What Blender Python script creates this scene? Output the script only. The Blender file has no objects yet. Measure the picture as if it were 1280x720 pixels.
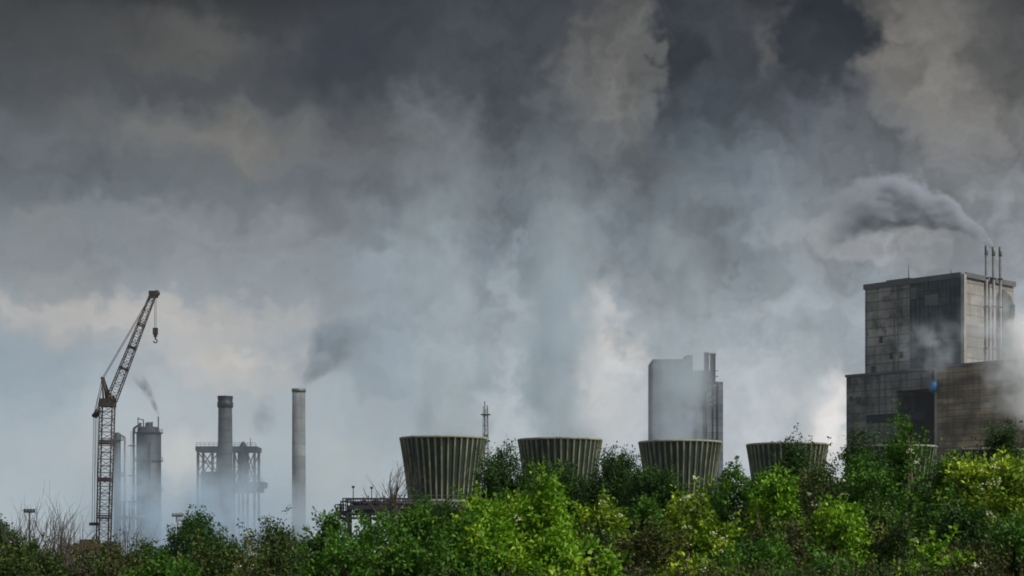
import bpy, bmesh, math, random
import numpy as np
from mathutils import Vector, Matrix

R = math.radians
scene = bpy.context.scene
COL = scene.collection

# ------------------------------------------------------------------ camera
FPX = 2232.0          # focal length in photo pixels (1280 wide)
HZ = 692.0            # horizon row in the photo
CAMZ = 1.7
cam_d = bpy.data.cameras.new('camera')
cam_d.sensor_width = 36.0
cam_d.lens = 36.0 * FPX / 1280.0
cam_d.shift_y = (HZ - 360.0) / 1280.0
cam_d.clip_start = 0.5
cam_d.clip_end = 12000.0
cam = bpy.data.objects.new('camera', cam_d)
cam.location = (0, 0, CAMZ)
cam.rotation_euler = (R(90), 0, 0)
COL.objects.link(cam)
scene.camera = cam

# ------------------------------------------------------------------ exposure / render
SUN_AZ, SUN_EL = 122.0, 42.0      # degrees, azimuth from +Y towards +X
scene.view_settings.view_transform = 'Standard'
scene.view_settings.look = 'None'
scene.view_settings.exposure = 0.0
scene.view_settings.gamma = 1.0
cy = scene.cycles
cy.filter_width = 1.8
cy.use_adaptive_sampling = True
cy.adaptive_threshold = 0.02
cy.use_denoising = True
cy.max_bounces = 8
cy.diffuse_bounces = 3
cy.glossy_bounces = 2
cy.transmission_bounces = 3
cy.volume_bounces = 5
cy.transparent_max_bounces = 8
cy.volume_step_rate = 1.0
cy.volume_max_steps = 128


def lin(r, g, b):
    f = lambda c: (c / 255 / 12.92) if c / 255 <= 0.04045 else ((c / 255 + 0.055) / 1.055) ** 2.4
    return (f(r), f(g), f(b))


class G:
    """small helper to wire shader nodes"""
    def __init__(self, tree):
        self.t = tree
        self.n = tree.nodes
        self.l = tree.links

    def put(self, sock, v):
        if isinstance(v, bpy.types.NodeSocket):
            self.l.new(v, sock)
        else:
            if isinstance(v, (tuple, list)) and len(v) == 3 and sock.type == 'RGBA':
                v = (*v, 1.0)
            sock.default_value = v

    def math(self, op, a, b=None, c=None, clamp=False):
        n = self.n.new('ShaderNodeMath'); n.operation = op; n.use_clamp = clamp
        self.put(n.inputs[0], a)
        if b is not None: self.put(n.inputs[1], b)
        if c is not None: self.put(n.inputs[2], c)
        return n.outputs[0]

    def vmath(self, op, a, b=None):
        n = self.n.new('ShaderNodeVectorMath'); n.operation = op
        self.put(n.inputs[0], a)
        if b is not None: self.put(n.inputs[1], b)
        return n.outputs['Value'] if op in ('LENGTH', 'DOT_PRODUCT') else n.outputs[0]

    def comb(self, x, y, z):
        n = self.n.new('ShaderNodeCombineXYZ')
        for i, v in enumerate((x, y, z)): self.put(n.inputs[i], v)
        return n.outputs[0]

    def sep(self, v):
        n = self.n.new('ShaderNodeSeparateXYZ'); self.put(n.inputs[0], v)
        return n.outputs

    def noise(self, v, scale, detail=4.0, rough=0.55, lac=2.0, dist=0.0, col=False):
        n = self.n.new('ShaderNodeTexNoise')
        self.put(n.inputs['Vector'], v)
        n.inputs['Scale'].default_value = scale
        n.inputs['Detail'].default_value = detail
        n.inputs['Roughness'].default_value = rough
        n.inputs['Lacunarity'].default_value = lac
        n.inputs['Distortion'].default_value = dist
        return n.outputs['Color' if col else 'Fac']

    def mr(self, v, a, b, c=0.0, d=1.0, smooth=True):
        n = self.n.new('ShaderNodeMapRange')
        n.interpolation_type = 'SMOOTHSTEP' if smooth else 'LINEAR'
        self.put(n.inputs[0], v)
        for i, q in enumerate((a, b, c, d)): self.put(n.inputs[i + 1], q)
        return n.outputs[0]

    def mix(self, f, a, b, blend='MIX'):
        n = self.n.new('ShaderNodeMix'); n.data_type = 'RGBA'; n.blend_type = blend
        self.put(n.inputs[0], f); self.put(n.inputs[6], a); self.put(n.inputs[7], b)
        return n.outputs[2]

    def ramp(self, v, stops):
        n = self.n.new('ShaderNodeValToRGB'); self.put(n.inputs[0], v)
        e = n.color_ramp.elements
        while len(e) < len(stops): e.new(0.5)
        for i, (p, c) in enumerate(stops):
            e[i].position = p; e[i].color = (*c, 1.0)
        return n.outputs[0]


# ------------------------------------------------------------------ world: Nishita under a broken cloud deck
world = bpy.data.worlds.new('World')
scene.world = world
world.use_nodes = True
wt = world.node_tree
wt.nodes.clear()
g = G(wt)
STR = 0.1
tc = g.n.new('ShaderNodeTexCoord')
dirv = g.vmath('NORMALIZE', tc.outputs['Generated'])
dx, dy, dz = g.sep(dirv)
DEG = 57.29578
az = g.math('MULTIPLY', g.math('ARCTAN2', dx, dy), DEG)
el = g.math('MULTIPLY', g.math('ARCSINE', dz), DEG)


def sky_at(px, py):
    a = math.degrees(math.atan2(px - 640, FPX))
    e = math.degrees(math.atan2(HZ - py, math.hypot(px - 640, FPX)))
    return a, e


pos = g.comb(az, el, 0.0)
# warp the cloud coordinates so that every cloud has a billowy edge
w1 = g.noise(pos, 0.55, 3.0, 0.55, col=True)
w2 = g.noise(pos, 1.7, 4.0, 0.55, col=True)
wv = g.vmath('ADD', g.vmath('MULTIPLY', g.vmath('SUBTRACT', w1, (0.5, 0.5, 0.5)), (3.4, 2.6, 0)),
             g.vmath('MULTIPLY', g.vmath('SUBTRACT', w2, (0.5, 0.5, 0.5)), (1.2, 1.05, 0)))
wpos = g.vmath('ADD', pos, wv)
wu, wvv, _ = g.sep(wpos)

rows = [(0, (36, 36, 36)), (30, (52, 52, 53)), (90, (68, 70, 73)), (150, (84, 87, 91)), (210, (94, 99, 104)),
        (270, (108, 115, 120)), (330, (127, 135, 142)), (390, (148, 156, 163)), (460, (159, 169, 177)), (560, (167, 179, 187)), (690, (170, 184, 193))]
stops = []
for py, c in reversed(rows):
    stops.append((sky_at(640, py)[1] / 20.0, tuple(v / STR * 0.1 for v in lin(*c))))
elw = g.math('ADD', g.math('MULTIPLY', el, 0.75), g.math('MULTIPLY', wvv, 0.25))
base = g.ramp(g.math('DIVIDE', elw, 20.0), stops)
# streaky stratus and lumps
lump = g.noise(wpos, 0.40, 4.5, 0.56)
fine = g.noise(g.vmath('MULTIPLY', wpos, (0.75, 1.25, 1)), 1.0, 4.5, 0.55)
bil = g.math('ABSOLUTE', g.math('SUBTRACT', g.noise(g.vmath('ADD', wpos, (9, 2, 0)), 0.6, 3.5, 0.52), 0.5))
k = g.math('ADD', g.math('ADD', g.mr(lump, 0.3, 0.7, 0.70, 1.26), g.mr(fine, 0.25, 0.75, -0.12, 0.12)), g.mr(bil, 0.0, 0.16, 0.055, -0.055))
strat = g.noise(g.vmath('MULTIPLY', wpos, (0.16, 1.1, 1)), 0.7, 4.0, 0.55)
ks = g.mr(strat, 0.3, 0.7, 0.84, 1.14)
km = g.mr(az, -7.0, 0.0)
k = g.math('ADD', g.math('MULTIPLY', k, g.math('MULTIPLY_ADD', km, 0.65, 0.35)), g.math('MULTIPLY', ks, g.math('MULTIPLY_ADD', km, -0.65, 0.65)))
k = g.math('ADD', 1.0, g.math('MULTIPLY', g.math('SUBTRACT', k, 1.0), g.mr(el, 2.0, 12.0, 0.26, 1.0)))
warmn = g.noise(g.vmath('ADD', wpos, (31, 7, 0)), 0.33, 3.0, 0.5)
base = g.mix(g.mr(warmn, 0.5, 0.72, 0.0, 0.45), base, g.mix(1.0, base, (1.12, 1.02, 0.90), 'MULTIPLY'))

# individual cloud masses, far behind the plant: (px, py, rx, ry, softness, strength, colour)
CLOUDS = [
    # streaks and cream light over the refinery
    (60, 400, 150, 24, .9, .5, (190, 184, 180)), (215, 392, 170, 14, .9, .55, (194, 188, 183)),
    (285, 445, 105, 28, .9, .65, (206, 199, 192)), (45, 475, 110, 55, .9, .65, (140, 158, 172)), (150, 470, 60, 40, .9, .4, (165, 176, 186)),
    (300, 300, 190, 60, .9, .4, (152, 155, 161)), (190, 540, 110, 60, .9, .45, (192, 197, 200)), (245, 575, 40, 30, .9, .6, (214, 211, 205)),
    (300, 175, 130, 30, .9, .6, (124, 121, 115)), (130, 205, 150, 26, .9, .4, (88, 93, 99)),
    (90, 45, 180, 40, .9, .5, (62, 61, 60)), (260, 70, 90, 34, .9, .6, (92, 90, 86)),
    (230, 235, 260, 20, .9, .45, (92, 100, 105)), (180, 110, 200, 16, .9, .4, (66, 68, 72)),
    # grey body above the cooling towers
    (630, 190, 190, 150, .8, .65, (84, 92, 99)), (560, 85, 190, 90, .8, .7, (56, 59, 66)),
    (445, 70, 66, 66, .7, .85, (44, 46, 55)), (500, 130, 50, 40, .8, .6, (68, 72, 80)), (690, 30, 75, 60, .8, .8, (50, 52, 59)),
    (640, 340, 150, 80, .9, .6, (122, 132, 142)), (620, 470, 130, 90, .9, .6, (150, 164, 174)),
    (425, 440, 60, 44, .7, .5, (130, 145, 158)), (500, 400, 60, 120, .9, .5, (142, 155, 166)),
    (700, 440, 45, 100, .9, .55, (136, 150, 160)), (635, 415, 22, 70, .9, .5, (176, 184, 190)), (560, 430, 22, 100, .9, .5, (170, 180, 188)),
    (752, 440, 26, 80, .7, .75, (200, 197, 195)), (545, 170, 60, 40, .9, .6, (106, 111, 115)), (600, 250, 40, 40, .9, .4, (112, 119, 125)),
    (470, 190, 90, 60, .9, .45, (104, 105, 108)),
    # torn tan cloud and the dark masses in front of it
    (790, 85, 72, 86, .8, .72, (114, 112, 108)), (765, 120, 50, 45, .7, .5, (108, 107, 105)),
    (1155, 75, 115, 85, .75, .85, (120, 116, 110)), (1215, 140, 75, 60, .8, .7, (114, 111, 107)),
    (954, 66, 40, 40, .8, .75, (104, 102, 99)),
    (884, 110, 64, 180, .5, .93, (46, 49, 56)), (850, 60, 26, 110, .35, .9, (32, 34, 40)), (1026, 45, 62, 72, .28, .97, (28, 30, 37)),
    (995, 120, 100, 55, .7, .85, (48, 51, 59)), (890, 20, 70, 30, .7, .6, (58, 60, 64)),
    (915, 230, 100, 90, .8, .75, (88, 97, 106)), (1040, 190, 110, 50, .8, .6, (98, 103, 110)),
    (1250, 45, 50, 60, .8, .7, (64, 64, 64)), (1240, 230, 90, 60, .9, .45, (122, 123, 126)),
    (1010, 300, 120, 70, .9, .5, (134, 143, 151)), (1100, 300, 90, 30, .8, .5, (154, 153, 154)),
    (1000, 430, 120, 60, .9, .5, (158, 168, 176)),
    # bright gaps low down
    (1042, 525, 34, 50, .7, .9, (236, 232, 228)), (950, 530, 70, 70, .9, .65, (202, 206, 212)),
    (775, 520, 40, 60, .9, .55, (206, 208, 212)), (630, 540, 26, 60, .9, .5, (196, 202, 206)), (1275, 330, 40, 90, .9, .4, (168, 172, 178)),
]
cur = base
for (px, py, rx, ry, s, st, c) in CLOUDS:
    a0, e0 = sky_at(px, py)
    sx = math.degrees(rx / FPX); sy = math.degrees(ry / FPX)
    u = g.math('MULTIPLY', g.math('SUBTRACT', wu, a0), 1 / sx)
    v = g.math('MULTIPLY', g.math('SUBTRACT', wvv, e0), 1 / sy)
    d = g.math('SQRT', g.math('ADD', g.math('MULTIPLY', u, u), g.math('MULTIPLY', v, v)))
    f = g.mr(d, 1 - s, 1 + s, st, 0.0)
    kk = tuple(q / STR * 0.1 for q in lin(*c))
    cur = g.mix(f, cur, kk)
cur = g.mix(1.0, cur, g.comb(k, k, k), 'MULTIPLY')
# the deck thins and brightens towards the zenith and behind the photographer
hi = g.mr(el, 19.0, 52.0)
over = g.noise(g.vmath('MULTIPLY', pos, (1, 2, 1)), 0.06, 4.0, 0.55)
bright = g.mr(over, 0.35, 0.65, 0.62, 1.25)
side = g.mr(g.math('ABSOLUTE', g.math('SUBTRACT', az, 20.0)), 55.0, 130.0)
hi = g.math('MAXIMUM', hi, g.math('MULTIPLY', side, g.mr(el, 3.0, 20.0)))
SKYTOP = 0.42
cur = g.mix(hi, cur, g.vmath('MULTIPLY', g.comb(bright, bright, bright), (0.88 * SKYTOP, 0.98 * SKYTOP, 1.12 * SKYTOP)))
sky = g.n.new('ShaderNodeTexSky')
sky.sky_type = 'NISHITA'
sky.sun_disc = False
sky.sun_elevation = R(SUN_EL)
sky.sun_rotation = R(SUN_AZ)
sky.air_density = 1.5
sky.dust_density = 3.0
cover = 0.96
scaled = g.vmath('MULTIPLY', cur, (1 / STR, 1 / STR, 1 / STR))
full = g.mix(cover, sky.outputs[0], scaled)
bg = g.n.new('ShaderNodeBackground')
bg.inputs[1].default_value = STR
g.l.new(full, bg.inputs[0])
wo = g.n.new('ShaderNodeOutputWorld')
g.l.new(bg.outputs[0], wo.inputs[0])
world.cycles.sampling_method = 'MANUAL'
world.cycles.sample_map_resolution = 512

# ------------------------------------------------------------------ sun
sd = bpy.data.lights.new('sun', 'SUN')
sd.energy = 4.5
sd.angle = R(2)
sd.color = (1.0, 0.94, 0.85)
sun = bpy.data.objects.new('sun', sd)
sdir = Vector((math.sin(R(SUN_AZ)) * math.cos(R(SUN_EL)), math.cos(R(SUN_AZ)) * math.cos(R(SUN_EL)), math.sin(R(SUN_EL))))
sun.rotation_euler = sdir.to_track_quat('Z', 'Y').to_euler()
sun.location = (100, -100, 200)
COL.objects.link(sun)


# ------------------------------------------------------------------ helpers
def P(px, py, Y):
    """point of the place seen at photo pixel (px, py) when Y metres away"""
    return Vector(((px - 640) / FPX * Y, Y, CAMZ + (HZ - py) / FPX * Y))


def gx(px, Y):
    return (px - 640) / FPX * Y


def gz(py, Y):
    return CAMZ + (HZ - py) / FPX * Y


def tag(o, label=None, cat=None, group=None, kind=None):
    if label: o['label'] = label
    if cat: o['category'] = cat
    if group: o['group'] = group
    if kind: o['kind'] = kind
    return o


def thing(name, label, cat, loc=(0, 0, 0), rz=0.0, group=None):
    o = bpy.data.objects.new(name, None)
    o.empty_display_size = 0.5
    o.location = loc
    o.rotation_euler = (0, 0, rz)
    COL.objects.link(o)
    return tag(o, label, cat, group)


def copy_tree(o, parent=None):
    kids = [c for c in bpy.data.objects if c.parent == o]
    c = o.copy()
    COL.objects.link(c)
    if parent is not None:
        c.parent = parent
    for k_ in kids:
        copy_tree(k_, c)
    return c


class MB:
    """collects shapes, links them as one mesh object"""
    def __init__(self):
        self.v = []; self.f = []; self.m = []; self.smooth = []

    def add(self, verts, faces, mi=0, smooth=False):
        o = len(self.v)
        self.v.extend([tuple(q) for q in verts])
        for f in faces:
            self.f.append([i + o for i in f]); self.m.append(mi); self.smooth.append(smooth)

    def box(self, x0, x1, y0, y1, z0, z1, mi=0, M=None):
        vs = [Vector((x, y, z)) for z in (z0, z1) for y in (y0, y1) for x in (x0, x1)]
        if M is not None: vs = [M @ q for q in vs]
        self.add(vs, [(0, 2, 3, 1), (4, 5, 7, 6), (0, 1, 5, 4), (2, 6, 7, 3), (0, 4, 6, 2), (1, 3, 7, 5)], mi)

    def lathe(self, prof, n=32, c=(0, 0), mi=0, smooth=True, cap=True, closed=False):
        vs = []; fs = []
        for (r, z) in prof:
            for i in range(n):
                a = 2 * math.pi * i / n
                vs.append((c[0] + r * math.cos(a), c[1] + r * math.sin(a), z))
        m = len(prof)
        rng = range(m) if closed else range(m - 1)
        for j in rng:
            jj = (j + 1) % m
            for i in range(n):
                i2 = (i + 1) % n
                fs.append((j * n + i, j * n + i2, jj * n + i2, jj * n + i))
        if cap and not closed:
            fs.append(tuple(range(n - 1, -1, -1)))
            fs.append(tuple((m - 1) * n + i for i in range(n)))
        self.add(vs, fs, mi, smooth)

    def bar(self, a, b, r0, r1=None, n=6, mi=0, smooth=True):
        a = Vector(a); b = Vector(b)
        r1 = r0 if r1 is None else r1
        d = b - a
        if d.length < 1e-6: return
        q = d.to_track_quat('Z', 'Y')
        vs = []
        for (p, r) in ((a, r0), (b, r1)):
            for i in range(n):
                t = 2 * math.pi * (i + .5) / n
                vs.append(p + q @ Vector((r * math.cos(t), r * math.sin(t), 0)))
        fs = [(i, (i + 1) % n, n + (i + 1) % n, n + i) for i in range(n)]
        fs += [tuple(range(n - 1, -1, -1)), tuple(range(n, 2 * n))]
        self.add(vs, fs, mi, smooth and n > 4)

    def path(self, pts, radii, n=5, mi=0):
        rings = []
        for i, p in enumerate(pts):
            d = (pts[min(i + 1, len(pts) - 1)] - pts[max(i - 1, 0)])
            q = d.to_track_quat('Z', 'Y')
            rings.append([p + q @ Vector((radii[i] * math.cos(2 * math.pi * k / n), radii[i] * math.sin(2 * math.pi * k / n), 0)) for k in range(n)])
        vs = [v for r in rings for v in r]
        fs = []
        for i in range(len(pts) - 1):
            for k in range(n):
                fs.append((i * n + k, i * n + (k + 1) % n, (i + 1) * n + (k + 1) % n, (i + 1) * n + k))
        fs.append(tuple(range(n - 1, -1, -1)))
        fs.append(tuple((len(pts) - 1) * n + k for k in range(n)))
        self.add(vs, fs, mi, True)

    def build(self, name, mats, parent=None, loc=None, rz=0.0):
        me = bpy.data.meshes.new(name)
        me.from_pydata(self.v, [], self.f)
        for m in (mats if isinstance(mats, (list, tuple)) else [mats]):
            me.materials.append(m)
        me.polygons.foreach_set('material_index', self.m)
        me.polygons.foreach_set('use_smooth', self.smooth)
        me.update()
        o = bpy.data.objects.new(name, me)
        COL.objects.link(o)
        if loc is not None: o.location = loc
        if rz: o.rotation_euler = (0, 0, rz)
        if parent is not None: o.parent = parent
        return o


def truss(mb, p0, p1, w0, w1, n, rc, rb, side=Vector((1, 0, 0)), mi_c=0, mi_b=0, frames=()):
    """square lattice boom from p0 to p1"""
    p0 = Vector(p0); p1 = Vector(p1)
    ax = (p1 - p0).normalized()
    s = (side - ax * side.dot(ax)).normalized()
    t = ax.cross(s)
    def cor(f):
        c = p0.lerp(p1, f); w = (w0 + (w1 - w0) * f) / 2
        return [c + s * w + t * w, c - s * w + t * w, c - s * w - t * w, c + s * w - t * w]
    a0, a1 = cor(0), cor(1)
    for i in range(4): mb.bar(a0[i], a1[i], rc, n=5, mi=mi_c)
    for k_ in range(n):
        A, B = cor(k_ / n), cor((k_ + 1) / n)
        for i in range(4):
            j = (i + 1) % 4
            if k_ % 2 == 0: mb.bar(A[i], B[j], rb, n=4, mi=mi_b)
            else: mb.bar(A[j], B[i], rb, n=4, mi=mi_b)
            mb.bar(A[i], A[j], rb, n=4, mi=mi_b)
    for f in frames:
        A = cor(f - .008); B = cor(f + .008)
        for i in range(4):
            j = (i + 1) % 4
            mb.bar(A[i], A[j], rc * 1.5, n=4, mi=mi_c)
            mb.bar(B[i], B[j], rc * 1.2, n=4, mi=mi_c)


# ------------------------------------------------------------------ materials
def surf(name, c1, c2=None, scale=0.3, rough=0.85, metal=0.0, stretch=(1, 1, 1), streak=0.0, bands=None, band_col=None, spots=None, bump=0.0):
    """weathered surface: two tones, rain streaks, optional panel lines every BANDS metres (horizontal, vertical), stains"""
    m = bpy.data.materials.new(name); m.use_nodes = True
    q = G(m.node_tree); q.n.clear()
    out = q.n.new('ShaderNodeOutputMaterial')
    b = q.n.new('ShaderNodeBsdfPrincipled')
    tcn = q.n.new('ShaderNodeTexCoord')
    co = tcn.outputs['Object']
    oi = q.n.new('ShaderNodeObjectInfo')
    plain = co
    co = q.vmath('ADD', co, q.vmath('MULTIPLY', q.comb(oi.outputs['Random'], oi.outputs['Random'], 0.0), (61.0, 37.0, 0)))
    n1 = q.noise(q.vmath('MULTIPLY', co, stretch), scale, 6.0, 0.62)
    col = q.mix(q.mr(n1, 0.32, 0.68), c1, c2 or c1)
    if streak:
        s = q.noise(q.vmath('MULTIPLY', co, (1, 1, 0.05)), 0.9, 5.0, 0.6)
        col = q.mix(q.mr(s, 0.45, 0.75, 0, streak), col, tuple(v * 0.35 for v in c1))
    if spots:
        sc, amt, sc_col = spots
        s = q.noise(q.vmath('ADD', co, (13, 5, 9)), sc, 5.0, 0.65)
        col = q.mix(q.mr(s, 0.52, 0.66, 0, amt), col, sc_col)
    if bands:
        x, y, z = q.sep(plain)
        hz_, vt_ = bands
        if hz_:
            fr = q.math('FRACT', q.math('DIVIDE', z, hz_))
            row = q.noise(q.comb(0, 0, q.math('FLOOR', q.math('DIVIDE', z, hz_))), 3.7, 2.0)
            rb_ = q.mr(row, 0.35, 0.65, 0.72, 1.2)
            col = q.mix(1.0, col, q.comb(rb_, rb_, rb_), 'MULTIPLY')
            col = q.mix(q.mr(fr, 0.86, 0.93, 0, 0.7, smooth=False), col, band_col or tuple(v * .4 for v in c1))
        if vt_:
            h = q.math('ADD', x, y)
            fr = q.math('FRACT', q.math('DIVIDE', h, vt_))
            col = q.mix(q.mr(fr, 0.92, 0.97, 0, 0.5, smooth=False), col, band_col or tuple(v * .4 for v in c1))
    q.put(b.inputs['Base Color'], col)
    b.inputs['Roughness'].default_value = rough
    b.inputs['Metallic'].default_value = metal
    b.inputs['Specular IOR Level'].default_value = 0.3
    if bump:
        bp = q.n.new('ShaderNodeBump'); bp.inputs['Strength'].default_value = bump; bp.inputs['Distance'].default_value = 0.3
        q.l.new(n1, bp.inputs['Height']); q.l.new(bp.outputs[0], b.inputs['Normal'])
    q.l.new(b.outputs[0], out.inputs[0])
    return m


def leaf_mat(name, dark, light, trans=0.35, tip=None):
    m = bpy.data.materials.new(name); m.use_nodes = True
    q = G(m.node_tree); q.n.clear()
    out = q.n.new('ShaderNodeOutputMaterial')
    geo = q.n.new('ShaderNodeNewGeometry')
    tcn = q.n.new('ShaderNodeTexCoord')
    rnd = geo.outputs['Random Per Island']
    n1 = q.noise(tcn.outputs['Object'], 1.3, 3.0, 0.6)
    f = q.math('ADD', q.math('MULTIPLY', rnd, 0.5), q.math('MULTIPLY', q.mr(n1, 0.35, 0.65), 0.5))
    col = q.mix(f, dark, light)
    if tip:
        n2 = q.noise(q.vmath('ADD', tcn.outputs['Object'], (7, 3, 1)), 0.9, 3.0, 0.6)
        col = q.mix(q.math('MULTIPLY', q.mr(n2, 0.52, 0.62), q.mr(rnd, 0.3, 0.6)), col, tip)
    b = q.n.new('ShaderNodeBsdfPrincipled')
    q.put(b.inputs['Base Color'], col)
    b.inputs['Roughness'].default_value = 0.6
    b.inputs['Specular IOR Level'].default_value = 0.25
    t = q.n.new('ShaderNodeBsdfTranslucent')
    q.put(t.inputs[0], q.mix(1.0, col, (1.25, 1.35, 0.6), 'MULTIPLY'))
    mx = q.n.new('ShaderNodeMixShader'); mx.inputs[0].default_value = trans * .7
    q.l.new(b.outputs[0], mx.inputs[1]); q.l.new(t.outputs[0], mx.inputs[2])
    q.l.new(mx.outputs[0], out.inputs[0])
    return m


M = {}
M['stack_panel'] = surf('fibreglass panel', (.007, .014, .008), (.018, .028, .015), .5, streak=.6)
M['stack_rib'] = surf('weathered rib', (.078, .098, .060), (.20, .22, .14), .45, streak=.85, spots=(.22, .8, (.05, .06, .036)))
M['rim'] = surf('stack rim', (.15, .16, .12), (.24, .24, .185), .7)
M['cell'] = surf('cooling cell concrete', (.20, .20, .17), (.30, .29, .25), .3, streak=.5, bands=(1.2, 0))
M['louvre'] = surf('louvre slat', (.10, .11, .10), (.15, .15, .13), .6)
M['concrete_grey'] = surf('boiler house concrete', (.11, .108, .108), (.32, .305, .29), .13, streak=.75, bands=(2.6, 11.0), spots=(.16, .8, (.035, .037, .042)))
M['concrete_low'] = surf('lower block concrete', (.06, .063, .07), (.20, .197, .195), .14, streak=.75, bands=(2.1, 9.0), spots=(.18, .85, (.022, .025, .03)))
M['concrete_tan'] = surf('turbine hall tan cladding', (.12, .095, .07), (.30, .24, .165), .09, stretch=(1, 1, 4), streak=.5, bands=(1.7, 0), spots=(.10, .7, (.05, .042, .035)))
M['concrete_lit'] = surf('sunlit end wall', (.17, .16, .145), (.29, .275, .25), .15, streak=.6, bands=(3.0, 0))  # paler, warmer copy of the concrete: sunlight painted into the end wall
M['slate'] = surf('slate blue cladding', (.012, .024, .036), (.028, .048, .066), .12, rough=.6, streak=.4, bands=(2.4, 3.0), spots=(.14, .7, (.075, .095, .11)))
M['navy'] = surf('shaded bay lining', (.004, .008, .020), (.008, .013, .028), .2)  # navy lining, blackened so the recess's shade is in its colour
M['pale_panel'] = surf('pale panel', (.07, .08, .09), (.11, .12, .125), .3)
M['blue'] = surf('blue tank paint', (.02, .10, .28), (.05, .2, .42), .5, rough=.4)
M['trim'] = surf('grey trim', (.19, .19, .185), (.26, .26, .25), .5)
M['dark_window'] = surf('dark opening', (.015, .017, .02), (.025, .028, .03), 1, rough=.25)
M['far_grey'] = surf('far block concrete', (.09, .11, .135), (.14, .16, .185), .06, streak=.4, bands=(3.5, 0))  # lightened and blued: haze in front of the block painted in
M['far_dark'] = surf('far flue steel', (.07, .075, .085), (.10, .105, .11), .2, bands=(0, 0))
M['steel_dark'] = surf('dark plant steel', (.012, .017, .023), (.027, .034, .042), .5, metal=.3, rough=.6)
M['steel_mid'] = surf('grey plant steel', (.10, .105, .11), (.16, .165, .17), .4, metal=.3, rough=.55)
M['column'] = surf('column lagging', (.012, .019, .026), (.030, .040, .050), .25, rough=.6, streak=.4, bands=(3.0, 0))  # bluish cast puts the refinery haze into the lagging colour
M['furnace'] = surf('furnace chimney lagging', (.035, .045, .054), (.062, .074, .085), .25, streak=.4, bands=(4.0, 0))
M['chimney'] = surf('chimney concrete', (.10, .112, .125), (.15, .162, .175), .2, streak=.35, bands=(5.0, 0), band_col=(.09, .095, .1))  # blue-grey tone has haze painted into the concrete
M['crane_dark'] = surf('crane chord paint', (.018, .014, .013), (.04, .03, .026), .8, rough=.6)
M['crane_light'] = surf('crane bracing paint', (.05, .043, .037), (.13, .115, .095), .9, rough=.6)
M['crane_red'] = surf('crane body paint', (.035, .018, .014), (.06, .03, .022), .9, rough=.5)
M['rubber'] = surf('track steel', (.02, .02, .02), (.035, .033, .03), .9)
M['cable'] = surf('steel cable', (.05, .05, .05), (.06, .06, .06), 1, metal=.4)
M['rack'] = surf('pipe rack steel', (.010, .010, .015), (.022, .021, .028), .6, rough=.6)
M['bark'] = surf('bark', (.045, .035, .025), (.085, .065, .045), 5.0)
M['twig'] = surf('bare twig', (.04, .035, .028), (.09, .078, .06), 3.0)
M['white_lamp'] = surf('lamp head', (.10, .105, .11), (.14, .14, .145), 1)
M['ground'] = surf('ground', (.05, .055, .025), (.11, .09, .05), .12, rough=1.0, spots=(.03, .6, (.09, .075, .05)), bump=.4)
M['leaf_dark'] = leaf_mat('dark leaf', (.010, .036, .006), (.036, .092, .012))
M['leaf_mid'] = leaf_mat('mid leaf', (.012, .058, .005), (.078, .19, .011))
M['leaf_bright'] = leaf_mat('bright leaf', (.04, .13, .005), (.19, .35, .014), .42, tip=(.30, .42, .03))
M['leaf_yellow'] = leaf_mat('yellow sunlit leaf', (.045, .11, .006), (.20, .30, .016), .42, tip=(.46, .56, .045))  # yellow leaf colour, with sunlit highlights painted in through tip
M['leaf_olive'] = leaf_mat('olive leaf', (.014, .034, .005), (.05, .088, .011), .3, tip=(.12, .13, .03))
M['leaf_russet'] = leaf_mat('russet leaf', (.016, .024, .005), (.065, .072, .012), .3, tip=(.13, .12, .06))
M['blossom'] = leaf_mat('cream blossom', (.42, .41, .28), (.60, .58, .42), .3)
M['weed'] = leaf_mat('dry weed', (.010, .010, .003), (.13, .105, .04), .25, tip=(.07, .13, .014))
M['weed_green'] = leaf_mat('green weed', (.010, .026, .005), (.042, .072, .011), .3)

# ------------------------------------------------------------------ ground
gb = MB()
xs = [-1590, -1200, -400, -120, -40, 0, 40, 120, 400, 1200, 1590]
ys = [-110, -60, 0, 30, 60, 100, 200, 400, 800, 1600, 2690]
vs = [(x, y, 0) for y in ys for x in xs]
nx = len(xs)
gb.add(vs, [(j * nx + i, j * nx + i + 1, (j + 1) * nx + i + 1, (j + 1) * nx + i) for j in range(len(ys) - 1) for i in range(nx - 1)])
tag(gb.build('ground', M['ground']), 'rough grassy ground running out to the plant and horizon', 'ground', kind='structure')

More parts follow.
